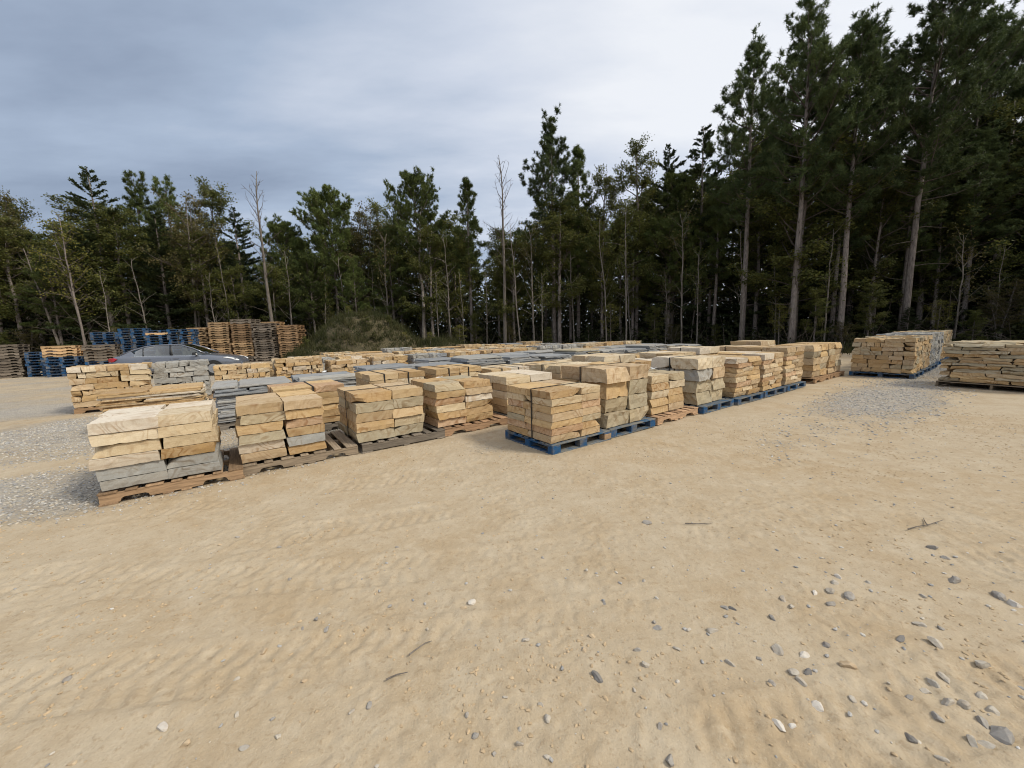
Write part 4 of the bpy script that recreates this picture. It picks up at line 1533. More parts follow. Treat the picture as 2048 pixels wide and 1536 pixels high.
def store(kind, trunk, branches, leaves, h, bark, leafmat, twig=None):
    parts = [('trunk', trunk.build(kind + '_trunk', bark, True))]
    bv_ = np.concatenate(branches.v)
    fl = [tuple(q) for q in branches.f]
    nb_ = len(fl)
    if leaves is not None:
        fl += [tuple(q) for q in (leaves[1] + len(bv_)).tolist()]
        bv_ = np.concatenate([bv_, leaves[0]])
    me = bpy.data.meshes.new(kind + '_crown')
    me.vertices.add(len(bv_))
    me.vertices.foreach_set('co', bv_.astype(np.float32).ravel())
    tot = np.array([len(q) for q in fl], dtype=np.int32)
    me.loops.add(int(tot.sum()))
    me.loops.foreach_set('vertex_index', np.array([i for q in fl for i in q], dtype=np.int32))
    me.polygons.add(len(fl))
    me.polygons.foreach_set('loop_start', np.concatenate([[0], np.cumsum(tot)[:-1]]).astype(np.int32))
    me.polygons.foreach_set('loop_total', tot)
    me.materials.append(twig or M_twig)
    if leafmat:
        me.materials.append(leafmat)
    mi = np.zeros(len(fl), dtype=np.int32)
    mi[nb_:] = 1
    me.polygons.foreach_set('material_index', mi)
    me.update(calc_edges=True)
    parts.append(('crown', me))
    TREES[kind] = (parts, h)


def make_pine(kind, seed, h, base_frac, rad, nbr=70, tuft=(0.26, 15), shape='cone', mat=None, r0=None, dens=1.0, wide_low=0.6):
    r = np.random.default_rng(seed)
    tr, br = MB(), MB()
    path = trunk_path(h, r, 0.010)
    r0 = r0 or h * 0.0098
    rad_t = r0 * (1 - np.linspace(0, 1, len(path))) ** 0.8 * 0.93 + 0.02
    rad_t[0] *= 1.18
    tr.tube(path, rad_t, 9)
    # dead stubs below the crown
    for _ in range(16):
        t = r.uniform(0.16, base_frac + 0.05)
        az = r.uniform(0, 6.28)
        L_ = r.uniform(0.25, 1.9) if r.random() < 0.6 else r.uniform(0.1, 0.3)
        p = curve(along(path, t), (math.cos(az), math.sin(az), r.uniform(-0.1, 0.35)), L_, r.uniform(-0.5, 0.3), 4, 0.12, r)
        br.tube(p, np.linspace(0.024, 0.006, 4), 4, False)
    to, td = [], []
    for i in range(nbr):
        q = (i + r.random()) / nbr
        t = base_frac + (0.985 - base_frac) * q
        az = i * 2.399 + r.normal(0, 0.4)
        if shape == 'cone':
            prof = (1 - q) ** 0.7 * (wide_low + (1 - wide_low) * min(1, q / 0.3)) + 0.10
        elif shape == 'round':
            prof = math.sqrt(max(0.03, 1 - (2 * q - 0.85) ** 2 * 0.75))
        else:
            prof = 0.46 + 0.54 * math.sin(min(1, q * 1.15 + 0.1) * math.pi) ** 0.7
        L_ = rad * 1.25 * prof * r.uniform(0.6, 1.12)
        el = 0.05 + 0.85 * q ** 1.3 + r.normal(0, 0.1)
        d = (math.cos(az), math.sin(az), math.tan(min(1.2, el)))
        d = norm(np.array(d))
        p = curve(along(path, t), d, L_, 0.55, 6, 0.07, r)
        br.tube(p, np.linspace(max(0.014, 0.03 * L_ / 2), 0.007, 6), 4, False)
        nl = max(3, int(L_ * 3.4 * dens))
        for k in range(nl):
            a = r.uniform(0.25, 1.0)
            o = along(p, a)
            bd = norm(p[-1] - p[0])
            sd_ = norm(np.cross(bd, (0, 0, 1))) * r.choice([-1, 1])
            dl = norm(bd * 0.7 + sd_ * r.uniform(0.3, 1.0) + np.array([0, 0, r.uniform(0.0, 0.6)]))
            ll = L_ * r.uniform(0.18, 0.42) * (1.15 - a * 0.5)
            lp = curve(o, dl, ll, 0.6, 4, 0.08, r)
            br.tube(lp, np.linspace(0.010, 0.005, 4), 3, False)
            m_ = max(2, int(ll / 0.20))
            for j in range(4):
                to.append(lp[-1] + r.normal(0, 0.10, 3) * np.array([1, 1, 0.7]))
                td.append(norm(norm(lp[-1] - lp[-2]) * 0.6 + np.array([0, 0, 0.75]) + r.normal(0, 0.28, 3)))
            for j in range(max(1, m_ - 2)):
                to.append(along(lp, r.uniform(0.35, 0.9)) + r.normal(0, 0.05, 3))
                td.append(norm(lp[-1] - lp[-2] + np.array([0, 0, 0.45]) + r.normal(0, 0.3, 3)))
        to.append(p[-1])
        td.append(norm(p[-1] - p[-2] + np.array([0, 0, 0.3])))
    for k in range(5):
        to.append(along(path, 1 - 0.012 * k) + r.normal(0, .06, 3))
        td.append(norm(np.array([0, 0, 1]) + r.normal(0, 0.35, 3)))
    to, td = np.array(to), np.array(td)
    K = int(tuft[1] * 1.5)
    o = np.repeat(to, K, 0)
    ax_ = np.repeat(td, K, 0)
    # needles fan out round the shoot, base points spread along it
    o = o - ax_ * r.uniform(0, 0.16, (len(o), 1))
    d = norm(ax_ * r.uniform(0.1, 1.0, (len(o), 1)) + norm(r.normal(size=o.shape)) * 0.9)
    v, f = blades(o, d, r.uniform(0.55, 1.0, len(o)) * tuft[0] * 0.92, np.full(len(o), 0.036), r)
    store(kind, tr, br, (v, f), h, M_bark, mat or M_needle)


def make_broad(kind, seed, h, mat, base_frac=0.35, rad=2.4, nleaf=11000, leaf=0.125, stems=1, bark=None, spread=0.9, clump=0.34, lean=(0, 0)):
    r = np.random.default_rng(seed)
    tr, br = MB(), MB()
    ends = []
    for s_ in range(stems):
        ln = lean if stems == 1 else (lean[0] + r.normal(0, 0.16), lean[1] + r.normal(0, 0.12))
        path = trunk_path(h * r.uniform(0.85, 1.0) if s_ else h, r, 0.02, ln)
        r0 = h * 0.0095 / (1 if stems == 1 else 1.5)
        if stems > 1:
            path[:, 0] += r.normal(0, .12)
            path[:, 1] += r.normal(0, .12)
        tr.tube(path, r0 * (1 - np.linspace(0, 1, len(path))) ** 0.8 + 0.015, 8)
        for _ in range(7):
            t = r.uniform(0.12, base_frac + 0.1)
            az = r.uniform(0, 6.28)
            p = curve(along(path, t), (math.cos(az), math.sin(az), r.uniform(0.1, 0.9)), r.uniform(0.4, 1.8), 0.1, 4, 0.15, r)
            br.tube(p, np.linspace(0.016, 0.004, 4), 4, False)
        nb = int(34 / stems ** 0.5)
        for i in range(nb):
            q = (i + r.random()) / nb
            t = base_frac + (0.98 - base_frac) * q
            az = i * 2.399 + r.normal(0, 0.5)
            prof = 0.3 + 0.7 * math.sin(min(1.0, 0.12 + q * 0.95) * math.pi) ** 0.6
            L_ = rad * prof * r.uniform(0.5, 1.15)
            p = curve(along(path, t), norm(np.array([math.cos(az), math.sin(az), spread * r.uniform(0.4, 1.5)])), L_, 0.25, 6, 0.13, r)
            br.tube(p, np.linspace(0.028 * L_ / 2 + 0.008, 0.005, 6), 4, False)
            for k in range(max(3, int(L_ * 4.0))):
                a = r.uniform(0.3, 1.0)
                dl = norm(norm(p[-1] - p[0]) * 0.6 + r.normal(0, 0.6, 3) + np.array([0, 0, 0.15]))
                lp = curve(along(p, a), dl, L_ * r.uniform(0.12, 0.38), 0.1, 4, 0.15, r)
                br.tube(lp, np.linspace(0.009, 0.004, 4), 3, False)
                ends += [lp[-1], lp[-2], lp[1]] if r.random() < 0.8 else [lp[-1]]
    ends = np.array(ends)
    if nleaf:
        wgt = r.random(len(ends)) ** 1.5
        pick_ = r.choice(len(ends), nleaf, p=wgt / wgt.sum())
        pos = ends[pick_] + r.normal(0, clump * 0.5, (nleaf, 3)) * np.array([1, 1, 0.6])
        lv = leaf_quads(pos, r.uniform(0.7, 1.25, nleaf) * leaf, r, 0.45, None, 0.62)
    else:
        lv = None
    store(kind, tr, br, lv, h, bark or M_bark, mat)


def make_cedar(kind, seed, h, rad=2.2, base_frac=0.12, mat=None, nspray=5200, droop=-0.25, tip=0.5):
    r = np.random.default_rng(seed)
    tr, br = MB(), MB()
    path = trunk_path(h, r, 0.012)
    tr.tube(path, h * 0.011 * (1 - np.linspace(0, 1, len(path))) ** 0.85 + 0.014, 8)
    so, sdn = [], []
    nb = 95
    for i in range(nb):
        q = (i + r.random()) / nb
        t = base_frac + (0.985 - base_frac) * q
        az = i * 2.399 + r.normal(0, 0.5)
        L_ = rad * ((1 - q) ** 0.75 * 0.92 + 0.10) * r.uniform(0.5, 1.25)
        p = curve(along(path, t), norm(np.array([math.cos(az), math.sin(az), 0.12 + 0.5 * q])), L_, droop * (1 - q) + 0.15 * q, 6, 0.06, r)
        br.tube(p, np.linspace(0.02 * L_ / 2 + 0.006, 0.004, 6), 4, False)
        dens = 1.0 if q > 0.25 else 0.45
        for k in range(int(L_ * 20 * dens) + 3):
            a = r.uniform(0.2, 1.0)
            o = along(p, a)
            bd = norm(p[-1] - p[0])
            sd_ = norm(np.cross(bd, (0, 0, 1))) * r.choice([-1, 1])
            l = L_ * 0.34 * (1.1 - a * 0.7) * r.uniform(0.3, 1.0) + 0.1
            dd = norm(bd * 0.8 + sd_ * r.uniform(0.3, 1.0) + np.array([0, 0, r.uniform(-0.15, 0.2)]))
            m_ = max(2, int(l / 0.11))
            for j in range(m_):
                so.append(o + dd * l * (j + 0.7) / m_ + r.normal(0, 0.03, 3))
                sdn.append(dd)
    for k in range(14):
        so.append(along(path, 1 - 0.006 * k) + r.normal(0, .05, 3))
        sdn.append(norm(np.array([r.normal(0, .5), r.normal(0, .5), 1])))
    so, sdn = np.array(so), np.array(sdn)
    K = 3
    o = np.repeat(so, K, 0)
    d = norm(np.repeat(sdn, K, 0) + r.normal(0, 0.45, (len(so) * K, 3)))
    v, f = leaf_quads(o, r.uniform(0.15, 0.28, len(o)), r, 0.9, d, 0.30)
    store(kind, tr, br, (v, f), h, M_bark, mat or M_cedar)


def make_sapling(kind, seed, h, mat, nleaf=700):
    r = np.random.default_rng(seed)
    tr, br = MB(), MB()
    path = trunk_path(h, r, 0.035, (r.normal(0, .03), 0))
    tr.tube(path, 0.042 * (1 - np.linspace(0, 1, len(path))) ** 0.7 + 0.010, 6)
    ends = []
    for i in range(20):
        t = r.uniform(0.25, 0.99)
        az = r.uniform(0, 6.28)
        p = curve(along(path, t), norm(np.array([math.cos(az), math.sin(az), r.uniform(0.3, 1.6)])), r.uniform(0.4, 1.7) * (1.25 - t * .6), 0.15, 5, 0.12, r)
        br.tube(p, np.linspace(0.014, 0.004, 5), 4, False)
        if t > 0.45:
            ends += [p[-1], p[-2], p[-3]]
    ends = np.array(ends)
    lv = None
    if nleaf:
        pos = ends[r.integers(0, len(ends), nleaf)] + r.normal(0, 0.22, (nleaf, 3))
        lv = leaf_quads(pos, r.uniform(0.7, 1.2, nleaf) * 0.105, r, 0.4)
    store(kind, tr, br, lv, h, M_barkpale, mat, M_barkpale)


make_pine('lob_a', 11, 17.5, 0.52, 2.0, 70, (0.30, 15), 'oval')
make_pine('lob_b', 12, 18.9, 0.42, 2.4, 78, (0.30, 15), 'oval')
make_pine('lob_c', 13, 17.5, 0.45, 2.5, 78, (0.30, 15), 'oval')
make_pine('narrow', 14, 14.0, 0.40, 1.6, 64, (0.28, 15), 'cone', M_needle2)
make_pine('pine_b', 15, 14.6, 0.30, 2.2, 72, (0.28, 15), 'oval', M_needle2)
make_pine('roundpine', 16, 12.0, 0.38, 2.3, 74, (0.26, 16), 'round', M_needle2, dens=1.25)
make_pine('roundpine2', 17, 14.0, 0.45, 2.5, 76, (0.25, 16), 'round', M_needle2, dens=1.3)
make_cedar('cedar', 21, 13.5, 3.3, 0.10)
make_cedar('cedar2', 22, 12.0, 2.8, 0.08, droop=-0.1)
make_broad('broad', 31, 12.8, M_leaf, 0.24, 2.9, 17000)
make_broad('broad2', 32, 13.5, M_leaf, 0.30, 2.5, 14000)
make_broad('rust', 33, 12.2, M_leafr, 0.30, 2.8, 11000, stems=3, bark=M_barkpale)
make_broad('yellow', 34, 8.0, M_leafy, 0.38, 1.7, 2600, 0.11, bark=M_barkpale)
make_broad('bare', 35, 13.0, None, 0.42, 1.7, 0, bark=M_barkpale, spread=1.6)
make_broad('leanbare', 36, 8.0, None, 0.3, 1.2, 0, bark=M_barkpale, lean=(-0.18, 0.02))
make_broad('lean', 37, 9.4, M_leafy, 0.42, 1.7, 2400, 0.12, bark=M_bark, lean=(-0.10, 0.0), stems=2)
make_sapling('sapling_a', 41, 8.0, M_leafy, 420)
make_sapling('sapling_b', 42, 7.0, M_leaf, 700)
make_sapling('sapling_c', 43, 6.5, M_leafr, 500)
make_sapling('sapling_d', 44, 7.5, None, 0)


def plant(kind, x, y, h, label, group=None, cat='tree', name=None, rz=None, wide=1.0):
    parts, ph = TREES[kind]
    k = h / ph * (0.93 if 'lob' in kind or 'pine' in kind or kind == 'narrow' else 1.0)
    nm = name or ('pine_tree' if ('pine' in kind or 'lob' in kind or kind == 'narrow') else 'evergreen_tree' if 'cedar' in kind else 'bare_tree' if kind in ('bare', 'leanbare', 'sapling_d') else 'young_tree' if 'sapling' in kind else 'broadleaf_tree')
    gz = 0.0
    root = tag(empty(nm, (x, y, gz - 0.05), random.uniform(0, 6.28) if rz is None else rz), label, cat, group)
    root.scale = (k * wide, k * wide, k)
    for pn, me in parts:
        obj(pn, me, root)
    return root


EDGE = [('rust', -36.7, 28, 12.5, 'rust-tinged broadleaf tree at the left end of the wood'),
        ('broad', -38.5, 31, 12.9, 'green broadleaf tree behind the rust-tinged one at the left end'),
        ('lean', -27.7, 25.5, 9.6, 'slanting twin-stemmed tree with yellow-green leaves above the blue pallets'),
        ('leanbare', -29.9, 26, 7.9, 'bare grey trunk slanting left near the far left pallets'),
        ('cedar', -28.4, 28, 13.5, 'dark layered evergreen rising above the left tree line'),
        ('pine_b', -28.6, 31.5, 14.9, 'tufted pine top just right of the dark layered evergreen'),
        ('pine_b', -26.6, 32, 14.6, 'second tufted pine top right of the dark layered evergreen'),
        ('rust', -23.3, 29, 12.2, 'brownish many-stemmed tree above the blue pallet stacks'),
        ('broad', -22.6, 31, 13.2, 'full green broadleaf tree left of the dead-topped tree'),
        ('bare', -16.4, 27, 12.6, 'dead-topped bare tree behind the tall pallet stacks'),
        ('cedar2', -20.1, 30, 11.2, 'bushy evergreen left of the dead-topped tree'),
        ('roundpine', -17.3, 31, 10.8, 'bushy green pine behind the dead-topped tree'),
        ('broad', -15.6, 33, 9.8, 'low green tree in the dip of the tree line'),
        ('roundpine', -13.6, 31, 13.1, 'cloud-shaped green pine standing out left of centre above the mound'),
        ('rust', -11.9, 32, 12.0, 'thin brownish tree right of the cloud-shaped pine'),
        ('broad2', -10.6, 33, 12.4, 'narrow green tree with a reddish tip above the mound'),
        ('roundpine2', -6.8, 31, 14.2, 'round-crowned pine right of the mound'),
        ('sapling_d', -6.4, 28.5, 10.9, 'pale branchless dead trunk in front of the round-crowned pine'),
        ('narrow', -3.0, 30, 13.9, 'slim small pine left of the tall bare tree'),
        ('bare', -0.4, 28, 13.5, 'tall bare tree just left of the tallest middle pine'),
        ('lob_a', 3.4, 30, 17.7, 'tall pine standing clear above the middle of the tree line'),
        ('narrow', 5.6, 32, 16.9, 'smaller pine at the right shoulder of the tall middle pine'),
        ('broad', 7.3, 31, 13.2, 'leafy green tree right of the tall middle pine'),
        ('broad2', 9.7, 30, 15.0, 'spiky-topped loose tree between the middle pine and the big pines'),
        ('cedar2', 12.4, 31, 15.0, 'dark evergreen left of the big pines'),
        ('cedar', 14.5, 30, 15.9, 'taller dark evergreen next to the big pines'),
        ('lob_b', 14.9, 25, 19.1, 'leftmost of the four big pines at the right'),
        ('lob_c', 15.6, 21.5, 18.1, 'second of the four big pines, straight grey trunk'),
        ('lob_b', 17.75, 20.9, 17.0, 'third of the four big pines from the left'),
        ('lob_c', 20.8, 20.5, 17.9, 'thick-trunked big pine right above the block piles'),
        ('lob_a', 30.1, 26, 21.3, 'tall pine behind the big ones near the right edge'),
        ('cedar', 26.0, 23, 14.2, 'dark evergreen right of the thick-trunked pine'),
        ('broad', 27.8, 22.5, 13.2, 'dense dark leafy tree above the ledge-stone pile'),
        ('cedar2', 27.6, 20.5, 11.0, 'low dark evergreen at the right edge'),
        ('lob_b', 31.4, 23, 19.4, 'big pine cut by the right edge of the picture'),
        ('lob_c', 22.6, 26, 20.5, 'pine filling the gap left of the thick-trunked one, set back'),
        ('lob_a', 26.3, 24.4, 21.0, 'pine set back just right of the thick-trunked one'),
        ('lob_b', 18.6, 25.6, 19.0, 'pine set back between the second and third big pines'),
        ('lob_c', 33.5, 26.5, 23.0, 'farthest tall pine in the upper right corner'),
        ('bare', 26.4, 20, 15.0, 'bare thin tree against the sky at the top right')]
for kind, x, y, h, lab in EDGE:
    w = 1.0
    if kind == 'sapling_d':
        w = 1.9
    plant(kind, x, y, h, lab, 'trees along the edge of the wood', wide=w, rz=0.0 if 'lean' in kind else None)

SAP = [(-20.0, 28, 7.2), (-15.4, 27.5, 6.9), (-11.9, 28.9, 6.7), (-9.2, 29.4, 8.2), (-5.2, 28, 5.4), (-4.2, 27.5, 7.3), (-3.4, 28.5, 5.4), (-1.7, 28, 5.3),
       (0.7, 27.5, 8.1), (1.7, 28, 7.9), (2.2, 27, 5.0), (4.6, 28, 7.5), (6.7, 27, 8.2), (7.9, 26.5, 8.6), (8.7, 28, 6.3), (11.9, 27, 8.3), (12.5, 26, 5.9), (14.0, 23.4, 6.4),
       (16.4, 24, 5.4), (17.0, 21, 5.9), (20.3, 22.3, 7.3), (10.8, 27, 4.8), (-10.2, 29.6, 6.1), (-20.4, 27, 5.7), (-13.3, 28, 5.6), (-26.2, 25.5, 5.7), (-24.4, 26.5, 6.5), (22.5, 19.6, 5.2), (24.0, 19.2, 4.6), (13.0, 28.0, 7.0)]
for i, (x, y, h) in enumerate(SAP):
    kd = ['sapling_a', 'sapling_b', 'sapling_d', 'sapling_c', 'sapling_b', 'sapling_d'][i % 6]
    sec = 'behind the pallet stacks' if x < -12 else 'behind the mound' if x < -6 else 'in the middle of the wood edge' if x < 12 else 'under the big pines'
    look = {'sapling_a': 'slim pale sapling with a few yellow leaves', 'sapling_b': 'slim pale sapling with small green leaves', 'sapling_c': 'thin sapling with brown autumn leaves', 'sapling_d': 'thin leafless pale sapling'}[kd]
    plant(kd, x, y, h * 1.1, look + ' ' + sec, 'saplings along the wood edge', name='young_tree')

# trees deeper in the wood
SKA = np.array([-3, -1.31, -1.0, -.93, -.84, -.74, -.67, -.55, -.48, -.45, -.37, -.22, -.1, 0, .11, .17, .24, .32, .41, .48, .6, .73, .85, 1.0, 1.15, 1.4, 6])
SKH = np.array([.36, .36, .38, .38, .36, .33, .29, .27, .27, .29, .29, .33, .32, .30, .36, .37, .35, .39, .41, .43, .50, .50, .50, .52, .54, .55, .55])
rw = np.random.default_rng(123)
kinds_deep = ['cedar', 'cedar2', 'broad', 'narrow', 'broad2', 'pine_b', 'cedar', 'rust', 'roundpine', 'broad']
for row, dy in enumerate((2.2, 4.6, 7.5, 11.0, 15.0)):
    a = -1.55
    while a < 1.62:
        y = float(edge_y(a)) + dy + rw.normal(0, 0.7)
        x = a * y
        hr = float(np.interp(a, SKA, SKH))
        h = min(20, y * hr * rw.uniform(0.78, 1.06))
        kd = kinds_deep[rw.integers(len(kinds_deep))]
        if a < 0.4:
            kd = ['broad', 'broad2', 'broad', 'pine_b', 'roundpine', 'broad', 'cedar2', 'roundpine2'][rw.integers(8)]
        if a > 0.55 and rw.random() < 0.2:
            kd = ['lob_a', 'lob_b', 'lob_c'][rw.integers(3)]
        side = 'left' if a < -0.4 else 'middle' if a < 0.45 else 'right'
        fam = 'pine' if ('pine' in kd or 'lob' in kd or kd == 'narrow') else 'evergreen' if 'cedar' in kd else 'broadleaf tree'
        plant(kd, x, y, h, 'shaded %s deep in the wood on the %s' % (fam, side) if side != 'middle' else 'shaded %s deep in the middle of the wood' % fam, 'trees deep in the wood', wide=rw.uniform(1.05, 1.5))
        a += rw.uniform(0.07, 0.12) * (1 + 0.15 * row)
# the wood goes on round the yard at both sides
for i in range(16):
    y = 15 - i * 1.9
    for k in range(2):
        kd = ['lob_b', 'cedar', 'lob_c', 'broad', 'lob_a', 'cedar2'][(i * 2 + k * 3) % 6]
        plant(kd, 27.5 + k * 4 + rw.normal(0, .8), y + rw.normal(0, .5), rw.uniform(11, 17), 'tree of the wood beyond the right edge', 'trees beyond the right edge')
for i in range(10):
    plant(['broad', 'cedar', 'rust', 'pine_b'][i % 4], -42 - rw.uniform(0, 5), 26 - i * 2.6, rw.uniform(10, 13), 'tree of the wood beyond the left edge', 'trees beyond the left edge')

# low bushes growing on the mound
for i, (dx, dy) in enumerate([(-3.0, -1.6), (-1.7, -2.0), (-0.6, -0.6), (0.9, -1.7), (2.0, -1.0), (3.1, -1.5), (0.3, 0.4), (-1.9, 0.0), (4.6, -1.2), (1.5, -2.3)]):
    b_ = plant(['broad', 'broad2', 'yellow'][i % 3], MOUND[0] + dx, MOUND[1] + dy, rw.uniform(0.55, 1.0), 'low %s bush growing on the mound' % ['green', 'dark green', 'yellowish'][i % 3], 'bushes on the mound', 'shrub', 'shrub', wide=1.9)
    b_.location.z = float(mound_h(np.array([MOUND[0] + dx]), np.array([MOUND[1] + dy]))[0]) - 0.15
# shrubs and tangled brush under the trees
for i in range(34):
    a = -1.4 + i * 0.083 + rw.normal(0, .02)
    y = float(edge_y(a)) + rw.uniform(-0.2, 1.4)
    if abs(a * y - MOUND[0]) < 6 and y < 29.5:
        y = 29.6
    kd = ['yellow', 'broad', 'rust', 'broad2', 'cedar2'][i % 5]
    sec = 'left' if a < -0.4 else 'middle' if a < 0.45 else 'right'
    plant(kd, a * y, y, rw.uniform(1.6, 3.6) * (0.8 if kd == 'cedar2' else 1), 'low %s shrub at the foot of the wood, %s part' % ({'yellow': 'yellowish', 'broad': 'green', 'rust': 'brownish', 'broad2': 'leafy', 'cedar2': 'dark'}[kd], sec),
          'shrubs at the foot of the wood', 'shrub', 'shrub', wide=1.5)

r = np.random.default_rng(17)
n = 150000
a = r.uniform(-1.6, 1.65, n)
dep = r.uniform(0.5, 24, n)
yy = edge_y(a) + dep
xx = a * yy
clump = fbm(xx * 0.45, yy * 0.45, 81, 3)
zmax = 0.4 + 11.0 * np.clip(clump - 0.22, 0, 1) * np.clip(dep / 8, 0.12, 1.6)  # leaf mass piled high as a dark backdrop closing low sky gaps
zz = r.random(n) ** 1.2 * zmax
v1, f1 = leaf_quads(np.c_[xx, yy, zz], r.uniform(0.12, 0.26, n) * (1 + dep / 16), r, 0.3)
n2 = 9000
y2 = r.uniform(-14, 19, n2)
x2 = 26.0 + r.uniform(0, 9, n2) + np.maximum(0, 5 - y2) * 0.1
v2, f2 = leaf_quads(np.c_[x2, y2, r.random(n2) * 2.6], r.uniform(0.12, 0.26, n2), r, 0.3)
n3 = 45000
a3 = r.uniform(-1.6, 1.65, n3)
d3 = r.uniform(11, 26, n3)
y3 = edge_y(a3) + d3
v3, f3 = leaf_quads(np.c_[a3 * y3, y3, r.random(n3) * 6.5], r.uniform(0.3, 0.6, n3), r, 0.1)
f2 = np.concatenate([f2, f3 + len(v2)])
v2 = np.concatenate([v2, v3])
tag(obj('undergrowth', mesh('undergrowth', np.concatenate([v1, v2]), np.concatenate([f1, f2 + len(v1)]), M_under)), 'leafy undergrowth coloured dark for the shade inside the wood', 'undergrowth', kind='stuff')
nw_ = 9000
aw = r.uniform(-1.5, 1.6, nw_)
yw = edge_y(aw) + r.normal(0.2, 0.7, nw_)
kw = fbm(aw * yw * 0.6, yw * 0.6, 180, 3) > 0.42
aw, yw = aw[kw], yw[kw]
bw = np.c_[aw * yw, yw, np.full(len(aw), -0.03)]
vw, fw = blades(bw, norm(np.c_[r.normal(0, .4, (len(aw), 2)), np.ones(len(aw))]), r.uniform(0.25, 0.9, len(aw)), np.full(len(aw), 0.035), r)
tag(obj('weeds', mesh('weeds', vw, fw, M_grass)), 'ragged weeds along the edge of the wood', 'weeds', kind='stuff')
# dead twigs and brush sticking out of the wood edge
bt = MB()
for i in range(420):
    a = r.uniform(-1.4, 1.4)
    y = float(edge_y(a)) + r.uniform(-0.2, 3.0)
    p = curve(np.array([a * y, y, r.uniform(0, 0.4)]), norm(r.normal(0, 1, 3) * np.array([1, .6, .5]) + np.array([0, 0, .8])), r.uniform(0.8, 3.4), r.uniform(-0.6, 0.4), 5, 0.16, r)
    bt.tube(p, np.linspace(0.016, 0.004, 5), 3, False)
tag(obj('brushwood', bt.build('brushwood', M_twig)), 'tangle of thin dead twigs along the wood edge', 'brushwood', kind='stuff')

# ------------------------------------------------------------------ loose stones
def rock_mesh(seed, sub=2):
    r = np.random.default_rng(seed)
    bm = bmesh.new()
    bmesh.ops.create_icosphere(bm, subdivisions=sub, radius=0.5)
    pl = [(norm(r.normal(size=3)), r.uniform(0.22, 0.42)) for _ in range(9)]
    for v in bm.verts:
        p = np.array(v.co)
        for nn, d in pl:
            k = p @ nn - d
            if k > 0:
                p = p - nn * k
        p = p + r.normal(0, 0.012, 3)
        v.co = p
    me = bpy.data.meshes.new('rock')
    bm.to_mesh(me)
    bm.free()
    me.materials.append(M_rock)
    return me


